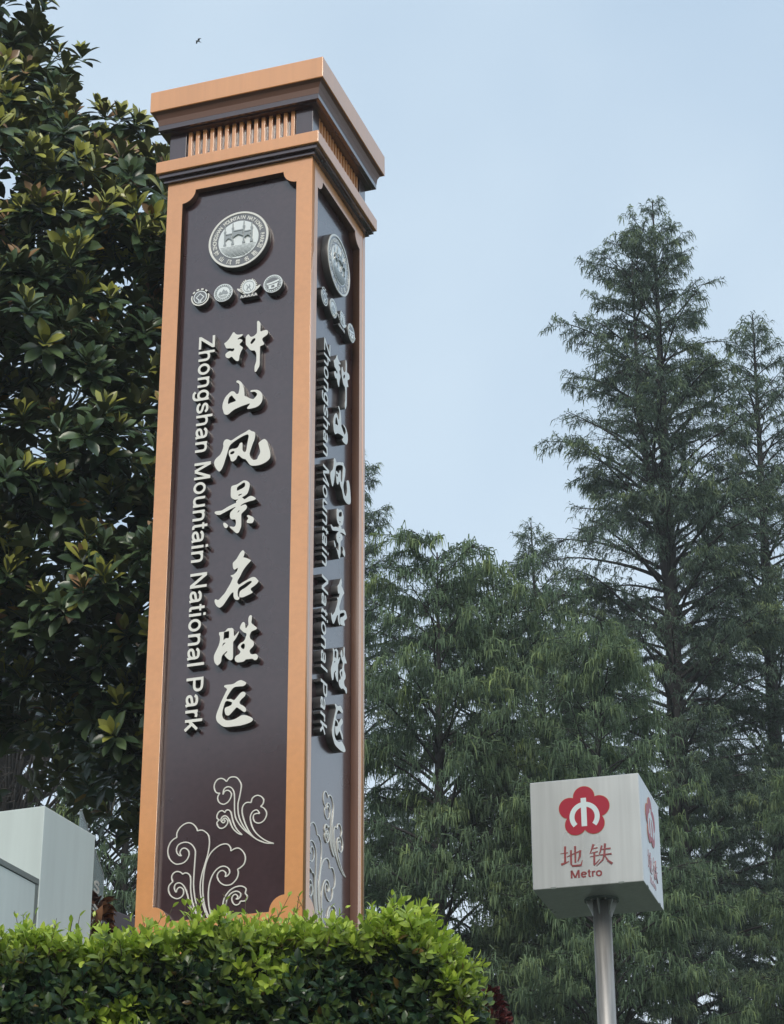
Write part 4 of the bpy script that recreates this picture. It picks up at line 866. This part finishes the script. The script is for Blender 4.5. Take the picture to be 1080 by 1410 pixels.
for _ in range(2250):        # face towards the path
    x = g.uniform(HX0, HX1 + .03); zt = htop(x)
    h = g.random() ** .8 * .85; z = zt - .05 - h
    y = HY0 + .05 + g.normal(0, .035) + .03 * math.sin(x * 6 + z * 9)
    fr = .04 + 1.0 * max(0, 1 - h / .17) + (.85 if (math.sin(x * 9.3 + z * 5) + math.sin(x * 4.1 - z * 13 + 2)) > 1.35 else 0)
    shoot(np.array([x, y, z]), (g.normal(0, .5), -1, g.normal(.55, .4)), g.uniform(.05, .10), int(g.integers(5, 9)), np.clip(fr + g.normal(0, .1), 0, 1), .070)
for _ in range(900):         # rounded right end
    y = g.uniform(HY0 + .03, HY1); z = g.uniform(3.2, 4.05)
    xe = float(np.interp(z, [3.2, 3.55, 3.8, 3.94, 4.04], [.32, .31, .25, .17, .07])) - .05
    shoot(np.array([xe + g.normal(0, .03), y, z]), (1, g.normal(-.3, .4), g.normal(.6, .3)), g.uniform(.05, .12), int(g.integers(6, 10)), np.clip(.25 + .9 * (z - 3.65) / .3 + g.normal(0, .15), 0, 1), .060)

st = mobj('stems', stems.me('stems'), M['twig'], hroot); st['kind'] = 'stuff'
foliage_at(hroot, (-.9, 9.25, 3.1), leaf_template(.46, .15, .20, .42, 4), hP, hY, hZ, hS, hC, [M['hleaf']], 300)

# ---------------------------------------------------------------- unseen wood, added left behind the visitor to darken the gloss paint's reflection
n = 11000
th = R(226) + R(33) * g.uniform(-1, 1, n); wr = 34 + g.normal(0, 1.8, n)
wt = 17.5 + 2.2 * np.sin(th * 17) + 1.4 * np.sin(th * 41 + 1); wz = wt * g.random(n) ** .8
wx, wy = -.8 + wr * np.cos(th), 12.8 + wr * np.sin(th)
wC = np.array([.045, .075, .040])[None] * g.uniform(.6, 1.5, n)[:, None]
wo = mobj('added_woodland', leaves_mesh('added_woodland', leaf_template(.7, .1, .2, .45, 2), np.stack([wx, wy, wz], 1), rot_from(g.normal(0, 1, (n, 3)), g.normal(0, 1, (n, 3)) + np.array([0, .5, 1])), g.uniform(1.0, 1.8, n), wC), M['needle'])
tag(wo, kind='stuff')
# ---------------------------------------------------------------- small shrubs
def shrub(name, loc, rad, hgt, n, size, cols, label, mt, tpl):
    rt = thing(name, loc, label, 'shrub'); w = Acc(); P, Y, Z, S, C = [], [], [], [], []
    for i in range(n):
        t = g.random() ** .8; az = g.uniform(0, 6.283); rr = rad * (1 - t ** 1.6) * g.uniform(.55, 1) + .01
        p = np.array([rr * math.cos(az), rr * math.sin(az), hgt * (.05 + .95 * t)])
        o_ = unit(np.array([math.cos(az), math.sin(az), g.uniform(.0, .9)]) + g.normal(0, .35, 3))
        P.append(p + np.array(loc)); Y.append(o_); Z.append(np.array([0, 0, 1.0]) + g.normal(0, .4, 3)); S.append(size * g.uniform(.7, 1.25)); C.append(np.array(cols[int(g.integers(len(cols)))]) * g.uniform(.7, 1.3))
        if i % 12 == 0: w.add(tube([(0, 0, 0), (p[0] * .5, p[1] * .5, p[2] * .7), tuple(p)], [.012, .007, .003], 4, False))
    mobj('stems', w.me('stems'), M['twig'], rt)
    foliage_at(rt, loc, tpl, P, Y, Z, S, C, [mt], 0)
shrub('red_shrub', (.50, 11.6, 3.55), .24, .82, 1500, .040, [(.11, .022, .022), (.16, .04, .035), (.07, .018, .02)],
      'small dark red leaved shrub behind the right end of the hedge', M['dleaf'], leaf_template(.55, .12, .2, .5, 4))
shrub('dry_shrub', (-1.64, 12.35, GROUND), .17, 1.56, 420, .095, [(.10, .045, .025), (.16, .075, .04), (.06, .03, .022), (.20, .10, .05)],
      'brown withered shrub squeezed between the white cabinet and plum wall', M['dleaf'], leaf_template(.5, .2, .5, .5, 4))

# ---------------------------------------------------------------- a distant bird
bd = thing('bird', (-4.13, 40.0, 31.735), 'tiny dark bird flying above the left end of the pylon cap', 'bird', R(30))
v, f = tube([(-.10, 0, 0), (-.05, 0, .012), (.02, 0, .015), (.08, 0, .008), (.15, 0, .004)], [.008, .022, .028, .016, .004], 8); mobj('body', smooth(pydata('body', v, f)), M['bird'], bd)
for s in (-1, 1):
    mobj('wing', pydata('wing', [(-.03, 0, .02), (.05, 0, .02), (.03, s * .10, .06), (-.05, s * .09, .06), (.0, s * .2, .03), (.05, s * .2, .025)], [(0, 1, 2, 3), (3, 2, 5, 4)]), M['bird'], bd)
bd.scale = (.55, .55, .55)

# ---------------------------------------------------------------- damp summer air
hz_m = bpy.data.materials.new('damp_air'); hz_m.use_nodes = True
_t = hz_m.node_tree; _t.nodes.remove(_t.nodes['Principled BSDF'])
_v = _t.nodes.new('ShaderNodeVolumePrincipled'); _v.inputs['Color'].default_value = (0.93, 0.97, 1.0, 1); _v.inputs['Density'].default_value = 0.0010
_v.inputs['Anisotropy'].default_value = 0.1
_t.links.new(_v.outputs['Volume'], _t.nodes['Material Output'].inputs['Volume'])
hb = mobj('haze', box_me(-60, 60, -45, 60, -1.5, 34), hz_m); tag(hb, kind='stuff')
